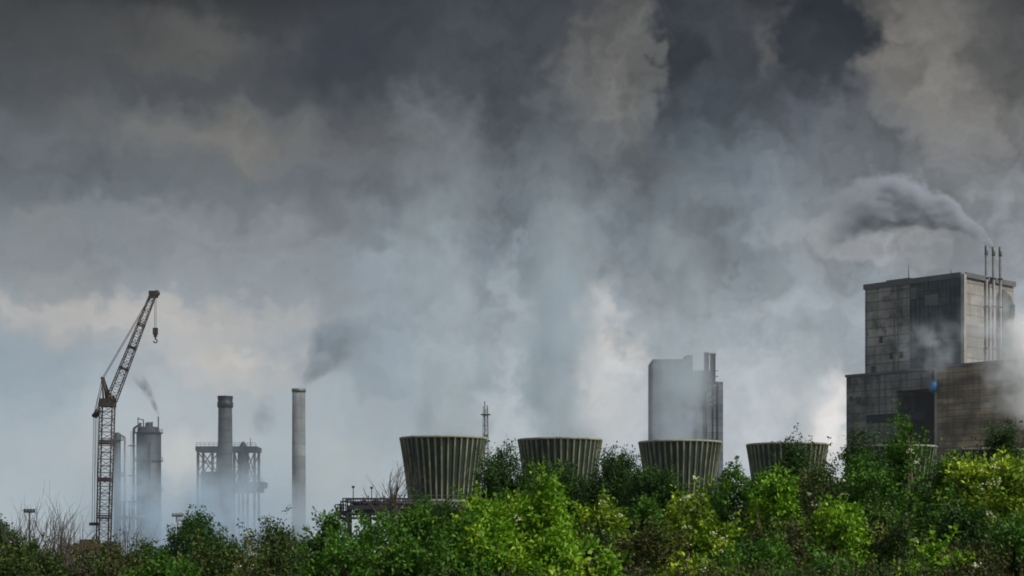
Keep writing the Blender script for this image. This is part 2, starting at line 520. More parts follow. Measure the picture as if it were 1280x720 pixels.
# ------------------------------------------------------------------ cooling towers
def cooling_tower(px, w, rim_py, Y, label):
    c = Vector((gx(px, Y), Y, 0))
    root = thing('cooling_tower', label, 'cooling tower', c, group='row of ribbed cooling towers')
    rt = 11.7 / 2
    zr = gz(rim_py, Y)
    zb = zr - 8.8
    rb = rt - 1.15
    mb = MB()
    N = 40; sub = 4          # rib, step, panel, step
    levels = 9
    ring = []
    for l in range(levels + 1):
        t = l / levels
        r = rb + (rt - rb) * (0.75 * t + 0.25 * t * t)
        z = zb + (zr - 0.45 - zb) * t
        row = []
        for i in range(N):
            a0 = 2 * math.pi * i / N
            da = 2 * math.pi / N
            for (f, rr) in ((-.115, .2), (.115, .2), (.14, 0), (.86, 0)):
                a = a0 + da * f
                row.append(((r + rr) * math.cos(a), (r + rr) * math.sin(a), z))
        ring.append(row)
    vs = [p for row in ring for p in row]
    n = N * 4
    for l in range(levels):
        for i in range(n):
            i2 = (i + 1) % n
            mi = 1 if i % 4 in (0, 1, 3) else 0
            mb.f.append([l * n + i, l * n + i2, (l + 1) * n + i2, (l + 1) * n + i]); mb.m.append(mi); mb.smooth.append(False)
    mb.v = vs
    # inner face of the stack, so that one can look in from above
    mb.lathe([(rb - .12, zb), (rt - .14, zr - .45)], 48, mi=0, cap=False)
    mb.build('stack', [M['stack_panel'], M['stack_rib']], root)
    r_ = MB()
    r_.lathe([(rt - .2, zr - .45), (rt + .22, zr - .45), (rt + .25, zr - .33), (rt + .22, zr - .15), (rt - .2, zr - .15)], 64, closed=True)
    r_.build('rim', M['rim'], root)
    b_ = MB()
    b_.lathe([(rb - .15, zb - .55), (rb + .75, zb - .55), (rb + .75, zb), (rb - .15, zb)], 64, closed=True)
    b_.build('base_ring', M['rim'], root)
    a = R(-90 + 40 * math.sin(px * .7))
    la = MB()
    for s in (-.22, .22):
        la.bar(((rb + .45) * math.cos(a) - s * math.sin(a), (rb + .45) * math.sin(a) + s * math.cos(a), zb), ((rt + .42) * math.cos(a) - s * math.sin(a), (rt + .42) * math.sin(a) + s * math.cos(a), zr - .1), .045, n=4)
    for i in range(24):
        f = i / 24
        r = rb + .45 + (rt - rb - .03) * f; z = zb + (zr - .1 - zb) * f
        la.bar((r * math.cos(a) + .22 * math.sin(a), r * math.sin(a) - .22 * math.cos(a), z), (r * math.cos(a) - .22 * math.sin(a), r * math.sin(a) + .22 * math.cos(a), z), .03, n=4)
    la.build('ladder', M['steel_dark'], root)
    ce = MB()
    ce.box(-6.6, 6.6, -6.6, 6.6, 0, 1.2)
    ce.box(-6.6, 6.6, -6.6, 6.6, zb - 2.6, zb - .553)
    for sx in (-6.2, 6.2):
        for sy in (-6.2, 6.2):
            ce.box(sx - .4, sx + .4, sy - .4, sy + .4, 1.2, zb - 2.6)
    cell = ce.build('cell', M['cell'], root)
    lv = MB()
    z = 1.3
    while z < zb - 2.9:
        for s in (-1, 1):
            Mx = Matrix.Translation((0, s * 6.1, z)) @ Matrix.Rotation(R(35 * s), 4, 'X')
            lv.box(-5.7, 5.7, -.35, .35, -.04, .04, M=Mx)
            My = Matrix.Translation((s * 6.1, 0, z)) @ Matrix.Rotation(R(-35 * s), 4, 'Y')
            lv.box(-.35, .35, -5.7, 5.7, -.04, .04, M=My)
        z += .55
    lv.box(-5.4, 5.4, -5.4, 5.4, 1.2, zb - 2.7)
    lv.build('louvres', M['louvre'], root)
    rl = MB()
    for sx in (-1, 1):
        for zz in (.5, 1.0):
            rl.bar((sx * 6.5, -6.5, zb - .55 + zz), (sx * 6.5, 6.5, zb - .55 + zz), .03, n=4)
            rl.bar((-6.5, sx * 6.5, zb - .55 + zz), (6.5, sx * 6.5, zb - .55 + zz), .03, n=4)
        for q in range(-3, 4):
            rl.bar((sx * 6.5, q * 2.16, zb - .56), (sx * 6.5, q * 2.16, zb + .46), .03, n=4)
            rl.bar((q * 2.16, sx * 6.5, zb - .56), (q * 2.16, sx * 6.5, zb + .46), .03, n=4)
    rl.build('railing', M['steel_mid'], root)
    return root, zr


TOW = [(554, 546, 248, 'ribbed cooling tower beside the bare tree and pipe rack, rim highest of all'),
       (700, 548, 255, 'ribbed cooling tower, second along the row from the pipe rack'),
       (850, 551, 260, 'ribbed cooling tower in front of the far grey power block'),
       (984, 554, 265, 'ribbed cooling tower in the open gap between both tall blocks'),
       (1120, 557, 268, 'ribbed cooling tower half hidden below the dark bay of the boiler house'),
       (1233, 561, 272, 'ribbed cooling tower half hidden below the tan turbine hall')]
tops = []
for i, (px, rp, Y, lb) in enumerate(TOW):
    root, zr = cooling_tower(px, 0, rp, Y, lb)
    tops.append((Vector((gx(px, Y), Y, zr))))

# ------------------------------------------------------------------ boiler house on the right
C0 = Vector((126.6, 500.0, 0))                 # near top corner of the tall block
L_ = Vector((-.693, .721, 0))                  # along its shaded face
R_ = Vector((.721, .693, 0))                   # along its lit face
ang = math.atan2(R_.y, R_.x)                   # local x = R_, local y = L_
bh = thing('boiler_house', 'tall stepped concrete boiler house with dark slate cladding and tan lower hall', 'power station', C0, ang)
HT = 80.1
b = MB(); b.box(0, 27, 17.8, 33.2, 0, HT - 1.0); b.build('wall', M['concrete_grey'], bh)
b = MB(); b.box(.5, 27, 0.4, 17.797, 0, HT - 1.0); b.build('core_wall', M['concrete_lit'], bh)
b = MB()
b.box(-.25, .497, .9, 17.7, 46, HT - .8)
for i in range(12):
    y = 1.2 + i * 1.45
    b.box(-.42, -.253, y, y + .22, 46, HT - .9)
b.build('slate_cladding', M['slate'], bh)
b = MB(); b.box(-.3, .9, -.2, .85, 46, HT); b.build('corner_trim', M['trim'], bh)
b = MB()
b.box(-.5, 27.3, .86, 33.5, HT - 1.0, HT - .2)
b.box(-.5, -.1, .86, 33.5, HT - .2, HT + .5)
b.box(.91, 27.3, -.2, .3, HT - .9, HT + .5)
rf = b.build('roof', M['far_dark'], bh)
m_ = MB()
m_.box(6, 14, 22, 30, HT - .2, HT + 2.0)
m_.build('plant_room', M['steel_mid'], rf)
for y, h_ in ((19.0, 4.6), (5.0, 2.0)):
    m_ = MB(); m_.bar((1.2, y, HT - .2), (1.2, y, HT + h_), .16, .07); m_.build('antenna', M['steel_dark'], rf)
for (y0, y1, z0, z1) in ((15.2, 17.2, HT - 5.5, HT - 2.2), (8, 12.5, HT - 8, HT - 4.8)):
    q = MB(); q.box(-.55, -.425, y0, y1, z0, z1); q.build('pale_panel', M['pale_panel'], bh)
for (y0, y1, z0, z1) in ((29.5, 31.0, 54, 56.5), (20, 21.2, 58, 60), (23.5, 24.7, 58, 60), (27, 28.2, 63, 65)):
    q = MB(); q.box(-.06, .3, y0, y1, z0, z1); q.build('window', M['dark_window'], bh)
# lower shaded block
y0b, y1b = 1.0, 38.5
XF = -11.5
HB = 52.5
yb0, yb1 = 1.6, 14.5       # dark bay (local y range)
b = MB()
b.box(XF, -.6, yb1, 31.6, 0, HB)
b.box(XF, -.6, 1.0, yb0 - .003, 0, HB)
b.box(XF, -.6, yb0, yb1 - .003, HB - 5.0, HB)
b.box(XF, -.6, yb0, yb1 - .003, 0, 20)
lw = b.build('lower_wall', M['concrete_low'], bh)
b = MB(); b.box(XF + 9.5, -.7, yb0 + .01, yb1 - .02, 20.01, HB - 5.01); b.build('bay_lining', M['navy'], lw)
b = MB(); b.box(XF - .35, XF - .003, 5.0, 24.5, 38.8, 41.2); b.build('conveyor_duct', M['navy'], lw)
b = MB(); b.box(XF - .3, -.3, .9, 31.9, HB + .003, HB + .7); b.build('lower_roof', M['far_dark'], lw)
for (y, z, s) in ((26.5, 44.5, 1.8), (29.5, 45.5, 1.2), (21.5, 32.5, 1.2), (28.5, 30.5, 1.2), (25, 27, 1.2), (29, 36, 1.2)):
    q = MB(); q.box(XF - .05, XF + .3, y, y + s, z, z + s * 1.2); q.build('window', M['dark_window'], lw)
# tan turbine hall in front
t0 = Vector((gx(1168, 490), 490, 0))
th = thing('turbine_hall', 'tan banded turbine hall standing in front of the boiler house', 'power station hall', t0, ang)
HH = 52.4
b = MB(); b.box(.0, 30, -42, -.9, 0, HH); b.build('wall', M['concrete_tan'], th)
b = MB(); b.box(-.12, .8, -.897, -.1, 0, HH + .1); b.build('corner_trim', M['trim'], th)
b = MB(); b.box(-.4, 30.3, -42.3, -.905, HH + .003, HH + .8); b.build('roof', M['far_dark'], th)
for k_ in range(5):
    q = MB(); q.box(-.06, .3, -9 - k_ * 6.5, -6.2 - k_ * 6.5, 22, 24.2); q.build('window', M['dark_window'], th)
tk = thing('blue_tank', 'small blue tank hung at the corner of the tan turbine hall', 'tank', t0 + Vector((-.6, -1.6, 47.3)))
b = MB(); b.lathe([(0.02, -1.6), (.7, -1.4), (1.15, -.8), (1.25, 0), (1.15, .8), (.7, 1.4), (.02, 1.6)], 20, cap=False); b.build('shell', M['blue'], tk)
b = MB(); b.box(-.8, .8, .8, 1.9, -.2, .2); b.build('bracket', M['steel_dark'], tk)

# flue shaft on the lit face
fs = thing('flue_shaft', 'rounded grey flue shaft bulging from the sunlit end wall', 'flue', C0 + R_ * 20.0 + Vector((.693, -.721, 0)) * 1.5)
b = MB(); b.add([(-1.5, -1.4, 0), (1.7, -1.4, 0), (1.7, 1.4, 0), (-1.5, 1.4, 0), (-1.5, -1.4, 77.5), (.8, -1.4, 75.5), (1.7, -1.4, 72.5), (1.7, 1.4, 72.5), (.8, 1.4, 75.5), (-1.5, 1.4, 77.5)],
      [(3, 2, 1, 0), (0, 1, 6, 5, 4), (2, 3, 9, 8, 7), (1, 2, 7, 6), (6, 7, 8, 5), (5, 8, 9, 4), (0, 4, 9, 3)])
b.build('shell', M['steel_mid'], fs)
b = MB(); b.box(.6, 1.9, -1.7, 0, 69.5, 73.0); b.build('hood', M['steel_dark'], fs)

# three exhaust stacks
st_lab = ['slim exhaust stack nearest the flat roof corner, of three by the end wall', 'slim exhaust stack in the middle of three by the end wall, smoke above it',
          'slim exhaust stack farthest from the roof corner, of three by the end wall']
proto = None
for i, px in enumerate((1233, 1242, 1250.5)):
    Y = 508 + i
    loc = Vector((gx(px, Y), Y, 0))
    if proto is None:
        proto = thing('exhaust_stack', st_lab[0], 'exhaust stack', loc, group='slim exhaust stacks beside the boiler house')
        b = MB(); b.lathe([(.6, 0), (.46, 40), (.42, 89)], 14); b.build('pipe', M['steel_mid'], proto)
        b = MB(); b.lathe([(.4, 86.5), (.52, 86.6), (.52, 89.3), (.36, 89.3)], 14, closed=True); b.build('collar', M['steel_mid'], proto)  # collar in lighter steel, haze put into its tone
        b = MB()
        for z in (30, 45, 60, 72, 80):
            b = MB(); b.lathe([(.4, z), (.72, z), (.72, z + .25), (.4, z + .25)], 12, closed=True); b.build('clamp', M['steel_dark'], proto)
    else:
        o = copy_tree(proto); o.location = loc; o['label'] = st_lab[i]

# ------------------------------------------------------------------ far grey power block
YB = 900.0
s_ = YB / FPX
fb = thing('power_block', 'hazy pale grey power block with twin flues behind a cooling tower', 'power station', (gx(860, YB), YB, 0))
def fx(px): return (px - 860) * s_
def fz(py): return CAMZ + (HZ - py) * s_
b = MB()
b.box(fx(816), fx(857), 0, 30, 0, fz(449)); b.box(fx(857), fx(866), .5, 30, 0, fz(444))
b.box(fx(866.05), fx(892), 1, 28, 0, fz(463)); b.box(fx(892.05), fx(904), .4, 28, 0, fz(477))
w_ = b.build('wall', M['far_grey'], fb)
for (x0, x1, t) in ((879.5, 885.8, 441), (887, 894, 442)):
    b = MB(); cx = (fx(x0) + fx(x1)) / 2; r = (fx(x1) - fx(x0)) / 2
    b.lathe([(r, fz(480)), (r, fz(t + 2)), (r * 1.12, fz(t + 2)), (r * 1.12, fz(t))], 16, c=(cx, -1.5)); b.build('flue', M['far_dark'], fb)
b = MB(); b.box(fx(866.1), fx(879), -.6, .97, fz(474), fz(463.5)); b.build('duct', M['far_dark'], fb)
b = MB()
for px in (826, 836, 846, 856, 872, 884, 898): b.box(fx(px) - .22, fx(px) + .22, -.25, .9, 0, fz(480 if px > 893 else 466 if px > 866 else 452))
b.build('seam', M['far_dark'], fb)
for k_ in range(7):
    q = MB(); y = 505 - k_ * 7; q.box(fx(820), fx(898), -.12, .2, fz(y + .9), fz(y)); q.build('window_band', M['far_dark'], fb)

# thin hazy flare tower
YF = 620.0
ft = thing('flare_tower', 'thin hazy lattice flare tower behind the cooling towers', 'flare tower', (gx(607, YF), YF, 0))
zt = gz(508, YF)
b = MB(); truss(b, (0, 0, 0), (0, 0, zt), 3.6, 1.5, 16, .13, .08); b.build('lattice', M['steel_mid'], ft)
b = MB(); b.bar((-.3, 0, 0), (-.3, 0, zt + 1.8), .32, .26); b.bar((.55, 0, 0), (.55, 0, zt + .5), .2, .18); b.build('riser', M['steel_mid'], ft)
b = MB(); b.box(-1.7, 1.7, -1.3, 1.3, zt - 3.0, zt - 2.7); b.build('platform', M['steel_dark'], ft)

# ------------------------------------------------------------------ refinery at the left
YC = 600.0
sc = YC / FPX
def railing(mb, r, z, n=14, h=1.1, rb=.06, c=(0, 0)):
    pts = [Vector((c[0] + r * math.cos(2 * math.pi * i / n), c[1] + r * math.sin(2 * math.pi * i / n), z)) for i in range(n)]
    for i in range(n):
        a, bb = pts[i], pts[(i + 1) % n]
        mb.bar(a, a + Vector((0, 0, h)), rb, n=4)
        for q in (.55, h): mb.bar(a + Vector((0, 0, q)), bb + Vector((0, 0, q)), rb * .8, n=4)

dc = thing('distillation_column', 'thick dark distillation column with railed top platform, a wisp of smoke above', 'refinery column', (gx(186, YC), YC, 0))
zt = gz(532, YC)
b = MB(); b.lathe([(4.1, 0), (4.1, zt - 2.2), (3.4, zt - 2.1), (3.4, zt - .6), (3.0, zt - .5), (1.2, zt - .3), (1.2, zt + .9), (.3, zt + 1.2)], 32); b.build('shell', M['column'], dc)
for zz in (zt - 2.6, zt - 12, zt - 22, zt - 31):
    b = MB(); b.lathe([(4.12, zz), (4.75, zz), (4.75, zz + .25), (4.12, zz + .25)], 28, closed=True); railing(b, 4.65, zz + .25)
    b.build('platform', M['steel_dark'], dc)
b = MB(); b.bar((3.5, -1.5, zt - 20), (3.5, -1.5, gz(521, YC)), .22, n=8); b.bar((-3.3, -1.5, zt - 3), (-3.3, -1.5, gz(522, YC)), .16, n=8); b.bar((-1.4, -2, zt - .6), (-1.4, -2, gz(525, YC)), .2, n=8); b.bar((1.6, -2.4, zt - 2), (1.6, -2.4, gz(528, YC)), .3, n=8); b.bar((-2.4, -2.2, zt - 2), (-2.4, -2.2, zt + .8), .45, n=8); b.bar((-3.3, -1.5, zt + 2.2), (-1.4, -2, zt + 1.8), .14, n=6)
b.build('vent_pipe', M['steel_dark'], dc)
b = MB()
b.bar((-4.9, -.8, 0), (-4.9, -.8, zt - 1), .35, n=8); b.bar((-4.9, -.8, zt - 1), (-3, -.8, zt + .2), .35, n=8)
b.bar((1.5, -4.5, 0), (1.5, -4.5, zt - 6), .28, n=8)
b.build('riser_pipe', M['column'], dc)
b = MB()
for x in (-5.6, -5.1):
    b.bar((x, -2.2, 0), (x, -2.2, zt - 2), .06, n=4)
for i in range(60): b.bar((-5.6, -2.2, i * zt / 62), (-5.1, -2.2, i * zt / 62), .04, n=4)
for i, zz in enumerate((zt - 7, zt - 17, zt - 26)): b.box(-6.4, -4.2, -2.8, 0, zz, zz + .25)
b.build('ladder', M['steel_dark'], dc)

sl = thing('stripper_column', 'slender twin pipe column standing close behind the lattice crane', 'refinery column', (gx(150, 590), 590, 0))
zt = gz(543, 590)
b = MB(); b.lathe([(1.15, 0), (1.15, zt), (.6, zt + .6)], 18, c=(-.9, 0)); b.build('shell', M['column'], sl)
b = MB(); b.lathe([(.35, 0), (.35, zt - 1)], 10, c=(1.6, 0)); b.bar((1.6, 0, zt - 1), (-.5, 0, zt + .3), .3, n=8); b.build('riser_pipe', M['steel_mid'], sl)
for zz in (zt - 2, zt - 14, zt - 24):
    b = MB(); b.lathe([(1.17, zz), (2.0, zz), (2.0, zz + .2), (1.17, zz + .2)], 16, c=(-.9, 0), closed=True); railing(b, 1.95, zz + .2, 9, c=(-.9, 0)); b.build('platform', M['steel_dark'], sl)

lr = thing('pipe_trestle', 'low steel pipe frame at the foot of the thick column', 'pipe frame', (gx(162, 585), 585, 0))
b = MB()
for x in (-3, 0, 3):
    for y in (0, 4): b.box(x - .2, x + .2, y - .2, y + .2, 0, 19)
for z in (8, 13, 18.5): b.box(-3.6, 3.6, -.4, 4.4, z, z + .35)
b.build('frame', M['steel_dark'], lr)
b = MB()
for y, z in ((.6, 8.7), (1.8, 8.7), (3, 13.8), (1.2, 13.8)): b.bar((-4.5, y, z), (4.5, y, z), .35, n=8)
b.build('pipe', M['steel_mid'], lr)

# chimney in a steel table frame
YT = 620.0
pt = thing('furnace_structure', 'open steel furnace frame with two decks and cross bracing', 'refinery frame', (gx(287, YT), YT, 0))
s_t = YT / FPX
def tx(px): return (px - 287) * s_t
def tz(py): return CAMZ + (HZ - py) * s_t
b = MB()
b.box(tx(248), tx(324), -6, 6, tz(565), tz(559)); b.build('upper_deck', M['steel_dark'], pt)
b = MB(); b.box(tx(290), tx(332), -6.5, 5.5, tz(610), tz(603)); b.box(tx(294), tx(328), -5.5, 5, tz(616), tz(610.01)); b.build('middle_deck', M['steel_dark'], pt)
b = MB(); b.box(tx(243), tx(272), -6.5, 5, tz(635), tz(631.5)); b.build('lower_deck', M['steel_dark'], pt)
for px in (251, 269, 296, 307, 321):
    for y in (-5.5, 5):
        b = MB(); q = .42; b.box(tx(px) - q, tx(px) + q, y - q, y + q, 0, tz(565) - .003); b.build('leg', M['steel_dark'], pt)
for y in (-5.6, 5.1):
    for (a0, a1, p0, p1) in ((251, 269, 566, 590), (251, 269, 590, 631), (296, 307, 566, 603), (307, 321, 566, 603)):
        b = MB(); b.bar((tx(a0), y, tz(p0)), (tx(a1), y, tz(p1)), .25, n=4); b.bar((tx(a1), y, tz(p0)), (tx(a0), y, tz(p1)), .25, n=4)
        b.bar((tx(a0), y, tz((p0 + p1) / 2)), (tx(a1), y, tz((p0 + p1) / 2)), .18, n=4)
        b.build('bracing', M['steel_dark'], pt)
b = MB(); b.box(tx(253), tx(290), -3.5, 4.2, 0, tz(590)); b.build('firebox', M['column'], pt)
b = MB(); b.lathe([(1.2, tz(603) + .01), (1.2, tz(557)), (.8, tz(554)), (.3, tz(552))], 16, c=(tx(304), 0)); b.build('vessel', M['column'], pt)
for z in (tz(559), tz(603)):
    b = MB()
    x0, x1 = (tx(249), tx(323)) if z > tz(600) else (tx(291), tx(331))
    for q in (.6, 1.2): b.bar((x0, -5.9, z + q), (x1, -5.9, z + q), .07, n=4)
    n_ = 14
    for i in range(n_ + 1):
        x = x0 + (x1 - x0) * i / n_; b.bar((x, -5.9, z), (x, -5.9, z + 1.2), .07, n=4)
    b.build('railing', M['steel_dark'], pt)
b = MB(); b.bar((tx(313), 0, tz(559)), (tx(313), 0, tz(547)), .14, n=5); b.build('vent_pipe', M['steel_dark'], pt)
fc = thing('furnace_chimney', 'dark collared chimney rising through the open steel furnace frame', 'chimney', (gx(281.5, 613), 613, 0))
zz = gz(496, 613); r = 2.35
b = MB(); b.lathe([(r + .3, 0), (r + .15, gz(560, 613)), (r, gz(511, 613)), (r, zz)], 28); b.build('shaft', M['furnace'], fc)
b = MB(); b.lathe([(r, gz(510, 613)), (r + .35, gz(509, 613)), (r + .35, gz(503, 613)), (r + .1, gz(502, 613)), (r + .3, gz(497, 613)), (r + .3, zz + .2), (r - .4, zz + .2), (r - .4, gz(510, 613))], 28, closed=True); b.build('collar', M['steel_dark'], fc)

ch = thing('chimney', 'plain pale concrete chimney standing alone beside the furnace frame', 'chimney', (gx(373.5, 700), 700, 0))
zz = gz(487, 700); r = 2.55
b = MB(); b.lathe([(r + .25, 0), (r, zz)], 32); b.build('shaft', M['chimney'], ch)
b = MB(); b.lathe([(r, zz - 1.0), (r + .22, zz - 1.0), (r + .22, zz + .3), (r - .5, zz + .3), (r - .5, zz - 1)], 32, closed=True); b.build('rim', M['steel_mid'], ch)

# floodlight masts
def mast(px, py, Y, label, ring):
    o = thing('floodlight_mast', label, 'floodlight mast', (gx(px, Y), Y, 0), group='floodlight masts')
    z = gz(py, Y)
    k_ = Y / 300
    b = MB(); b.lathe([(.22 * k_, 0), (.13 * k_, z)], 10); b.build('pole', M['white_lamp'], o)
    b = MB(); b.box(-.95 * k_, .95 * k_, -.15, .15, z, z + .22 * k_)
    if ring:
        for i in range(12):
            a0, a1 = 2 * math.pi * i / 12, 2 * math.pi * (i + 1) / 12
            b.bar((.9 + 1.3 * math.cos(a0), 0, z - .6 + 1.7 * math.sin(a0)), (.9 + 1.3 * math.cos(a1), 0, z - .6 + 1.7 * math.sin(a1)), .16, n=5)
    b.build('crossarm', M['white_lamp'], o)
    for x in (-.75, -.25, .25, .75):
        b = MB(); Mx = Matrix.Translation((x * k_, -.2, z + .42 * k_)) @ Matrix.Rotation(R(-25), 4, 'X'); b.box(-.2 * k_, .2 * k_, -.12, .12, -.2 * k_, .2 * k_, M=Mx); b.build('lamp_head', M['white_lamp'], o)
mast(37, 641, 300, 'pale floodlight mast standing among the bare twiggy shrubs', False)
mast(222, 646, 520, 'hazy floodlight mast between thick column and furnace frame', True)

# ------------------------------------------------------------------ lattice crane
YK = 290.0
def kp(px, py, dy=0.0):
    p = P(px, py, YK); p.y += dy
    return p - KO
KO = Vector((gx(130, YK), YK, 0))
cr = thing('lattice_crane', 'rusty lattice boom crane with raised jib and hanging hook', 'crane', KO)
mb = MB(); truss(mb, Vector((kp(129, 690).x, 0, 1.6)), kp(134.2, 506), 1.9, 2.05, 22, .125, .06, mi_c=0, mi_b=1, frames=(.25, .5, .75)); mb.build('mast', [M['crane_dark'], M['crane_light']], cr)
mb = MB(); truss(mb, kp(139.5, 500), kp(191, 369), 1.5, .85, 20, .09, .045, frames=(.3, .5, .72)); 
mb.build('jib', [M['crane_dark'], M['crane_light']], cr)
mb = MB(); A = kp(191.5, 368); mb.box(A.x - .65, A.x + .75, -.5, .5, A.z - .5, A.z + .55); mb.lathe([(.02, -.15), (.5, -.15), (.5, .15), (.02, .15)], 14)
# turn the lathed sheave to stand upright at the jib tip
nv = 14 * 4
for i in range(len(mb.v) - nv, len(mb.v)):
    x, y, z = mb.v[i]; mb.v[i] = (A.x + .6 + x, z, A.z + .2 + y)
mb.build('jib_head', M['crane_dark'], cr)
mb = MB()
h0 = kp(134, 507)
mb.box(kp(126, 0).x, kp(143.5, 0).x, -1.2, 1.2, h0.z - .2, h0.z + 1.1)
for q in (-1, 1):
    mb.bar(kp(124, 512, q), kp(118.5, 520, q), .28, n=5); mb.bar(kp(143, 503, q), kp(139, 494, q), .25, n=5); mb.bar(kp(136, 503, q), kp(139, 494, q), .25, n=5)
mb.bar(kp(118.5, 520, -1), kp(118.5, 520, 1), .3, n=6)
mb.build('mast_head', M['crane_dark'], cr)
mb = MB()
for q in (-1, 1):
    mb.bar(kp(137, 499, q), kp(128.6, 473, q * .5), .2, n=5); mb.bar(kp(131, 500, q), kp(128.4, 473, q * .5), .15, n=5)
mb.bar(kp(128.5, 473, -.6), kp(128.5, 473, .6), .25, n=6); mb.bar(kp(133, 487, -.8), kp(133, 487, .8), .12, n=5)
mb.build('strut', M['crane_dark'], cr)
mb = MB()
for q in (-.4, .4):
    mb.bar(kp(128.5, 473, q), kp(188, 371, q), .055, n=4); mb.bar(kp(128.5, 473, q), kp(118.5, 520, q * 2), .06, n=4); mb.bar(kp(127.5, 476, q), kp(120.5, 517, q * 2), .04, n=4)
    mb.bar(kp(118.5, 520, q * 2), kp(116.5, 655, q * 2), .05, n=4); mb.bar(kp(120, 519, q * 2), kp(119.5, 680, q * 2), .035, n=4)
mb.build('pendant_cables', M['cable'], cr)
mb = MB(); a_ = kp(194.2, 367); b_ = kp(194.2, 411)
mb.bar((a_.x - .12, 0, a_.z), (b_.x - .12, 0, b_.z), .045, n=4); mb.bar((a_.x + .12, 0, a_.z), (b_.x + .12, 0, b_.z), .045, n=4)
mb.build('hoist_cable', M['cable'], cr)
mb = MB(); B = kp(194.2, 411)
mb.box(B.x - .38, B.x + .38, -.28, .28, B.z - .95, B.z + .15); mb.box(B.x - .24, B.x + .24, -.2, .2, B.z - 1.35, B.z - .95); mb.bar((B.x, 0, B.z - 1.35), (B.x, 0, B.z - 1.7), .12, n=6)
for i in range(9):
    a0 = R(100 - i * 32); a1 = R(100 - (i + 1) * 32)
    mb.bar((B.x + .3 * math.cos(a0), 0, B.z - 1.98 + .3 * math.sin(a0)), (B.x + .3 * math.cos(a1), 0, B.z - 1.98 + .3 * math.sin(a1)), .1, n=5)
mb.build('hook_block', M['rubber'], cr)
mb = MB(); X = kp(117, 655); mb.box(X.x - .6, X.x + .7, -.6, .6, X.z - .25, X.z + .25); mb.build('spreader', M['rubber'], cr)
mb = MB(); mb.box(-4.5, 2.4, -1.7, 1.7, 1.4, 3.4); mb.box(-3.6, -1.0, -1.5, 1.5, 3.403, 4.0); mb.build('body', M['crane_red'], cr)
mb = MB(); mb.box(.8, 2.6, -2.9, -1.72, 1.6, 3.7); cab = mb.build('cab', M['crane_red'], cr)
mb = MB(); mb.box(2.61, 2.66, -2.75, -1.85, 2.4, 3.5); mb.box(1.0, 2.4, -2.95, -2.91, 2.4, 3.5); mb.build('window', M['dark_window'], cab)
mb = MB(); mb.box(-5.6, -4.51, -1.8, 1.8, 1.3, 3.2); mb.build('counterweight', M['rubber'], cr)
for q in (-1, 1):
    mb = MB()
    y = q * 2.1
    pts = []
    for i in range(13): a = R(90 + i * 15); pts.append((-3.0 + .55 * math.cos(a), .55 + .55 * math.sin(a)))
    for i in range(13): a = R(-90 + i * 15); pts.append((3.0 + .55 * math.cos(a), .55 + .55 * math.sin(a)))
    n = len(pts)
    vs = [(x, y - .45, z) for x, z in pts] + [(x, y + .45, z) for x, z in pts]
    mb.add(vs, [tuple(range(n)), tuple(range(2 * n - 1, n - 1, -1))] + [(i, n + i, n + (i + 1) % n, (i + 1) % n) for i in range(n)])
    mb.build('track', M['rubber'], cr)
mb = MB(); mb.box(-2.2, 2.2, -1.65, 1.65, .5, 1.0); mb.lathe([(1.2, 1.0), (1.2, 1.4)], 20); mb.build('undercarriage', M['rubber'], cr)

# ------------------------------------------------------------------ dark pipe rack by the first cooling tower
YR = 190.0
pr = thing('pipe_rack', 'dark railed pipe rack on trestle legs beside the bare tree', 'pipe rack', (gx(465, YR), YR, 0))
def rx_(px): return (px - 465) / FPX * YR
def rz_(py): return gz(py, YR)
b = MB(); b.box(rx_(436), rx_(520), -1.6, 1.6, rz_(637), rz_(632)); b.box(rx_(421), rx_(437.9), -1.2, 1.2, rz_(642), rz_(639)); b.build('deck', M['rack'], pr)
b = MB()
for y in (-1.55, 1.55):
    for q in (627.5, 623.5): b.bar((rx_(430), y, rz_(q)), (rx_(520), y, rz_(q)), .07, n=4)
    for i in range(15): x = rx_(430 + i * 6.3); b.bar((x, y, rz_(633)), (x, y, rz_(623)), .055, n=4)
    for q in (635, 631): b.bar((rx_(421), y * .75, rz_(q)), (rx_(431), y * .75, rz_(q)), .06, n=4)
    for px in (421, 426, 431): b.bar((rx_(px), y * .75, rz_(640)), (rx_(px), y * .75, rz_(630)), .06, n=4)
b.build('railing', M['rack'], pr)
b = MB()
for y, z in ((-.9, 629.5), (-.2, 630), (.6, 629)): b.bar((rx_(441), y, rz_(z)), (rx_(522), y, rz_(z)), .16, n=8)
b.bar((rx_(445), -1.3, rz_(639)), (rx_(520), -1.3, rz_(639)), .22, n=8)
for px in (452, 470, 484): b.box(rx_(px), rx_(px + 5), -.6, .6, rz_(632), rz_(625.5))
b.build('pipe', M['rack'], pr)
for px in (437, 462, 490, 514):
    b = MB()
    for y in (-1.3, 1.3): b.box(rx_(px) - .12, rx_(px) + .12, y - .12, y + .12, 0, rz_(637) - .003)
    b.bar((rx_(px), -1.3, .4), (rx_(px), 1.3, rz_(640)), .07, n=4); b.bar((rx_(px), 1.3, .4), (rx_(px), -1.3, rz_(640)), .07, n=4)
    b.build('trestle', M['rack'], pr)
for y in (-1.2, 1.2):
    b = MB(); b.bar((rx_(421), y, rz_(642)), (rx_(436), y, rz_(654)), .09, n=4); b.bar((rx_(428), y, rz_(642)), (rx_(437), y, rz_(648)), .07, n=4)
    b.bar((rx_(421), y, rz_(640)), (rx_(421), y, rz_(654)), .07, n=4); b.bar((rx_(430), y, rz_(650)), (rx_(430), y, rz_(664)), .05, n=4)
    b.build('bracket', M['rack'], pr)
b = MB()
rnd_ = random.Random(12)
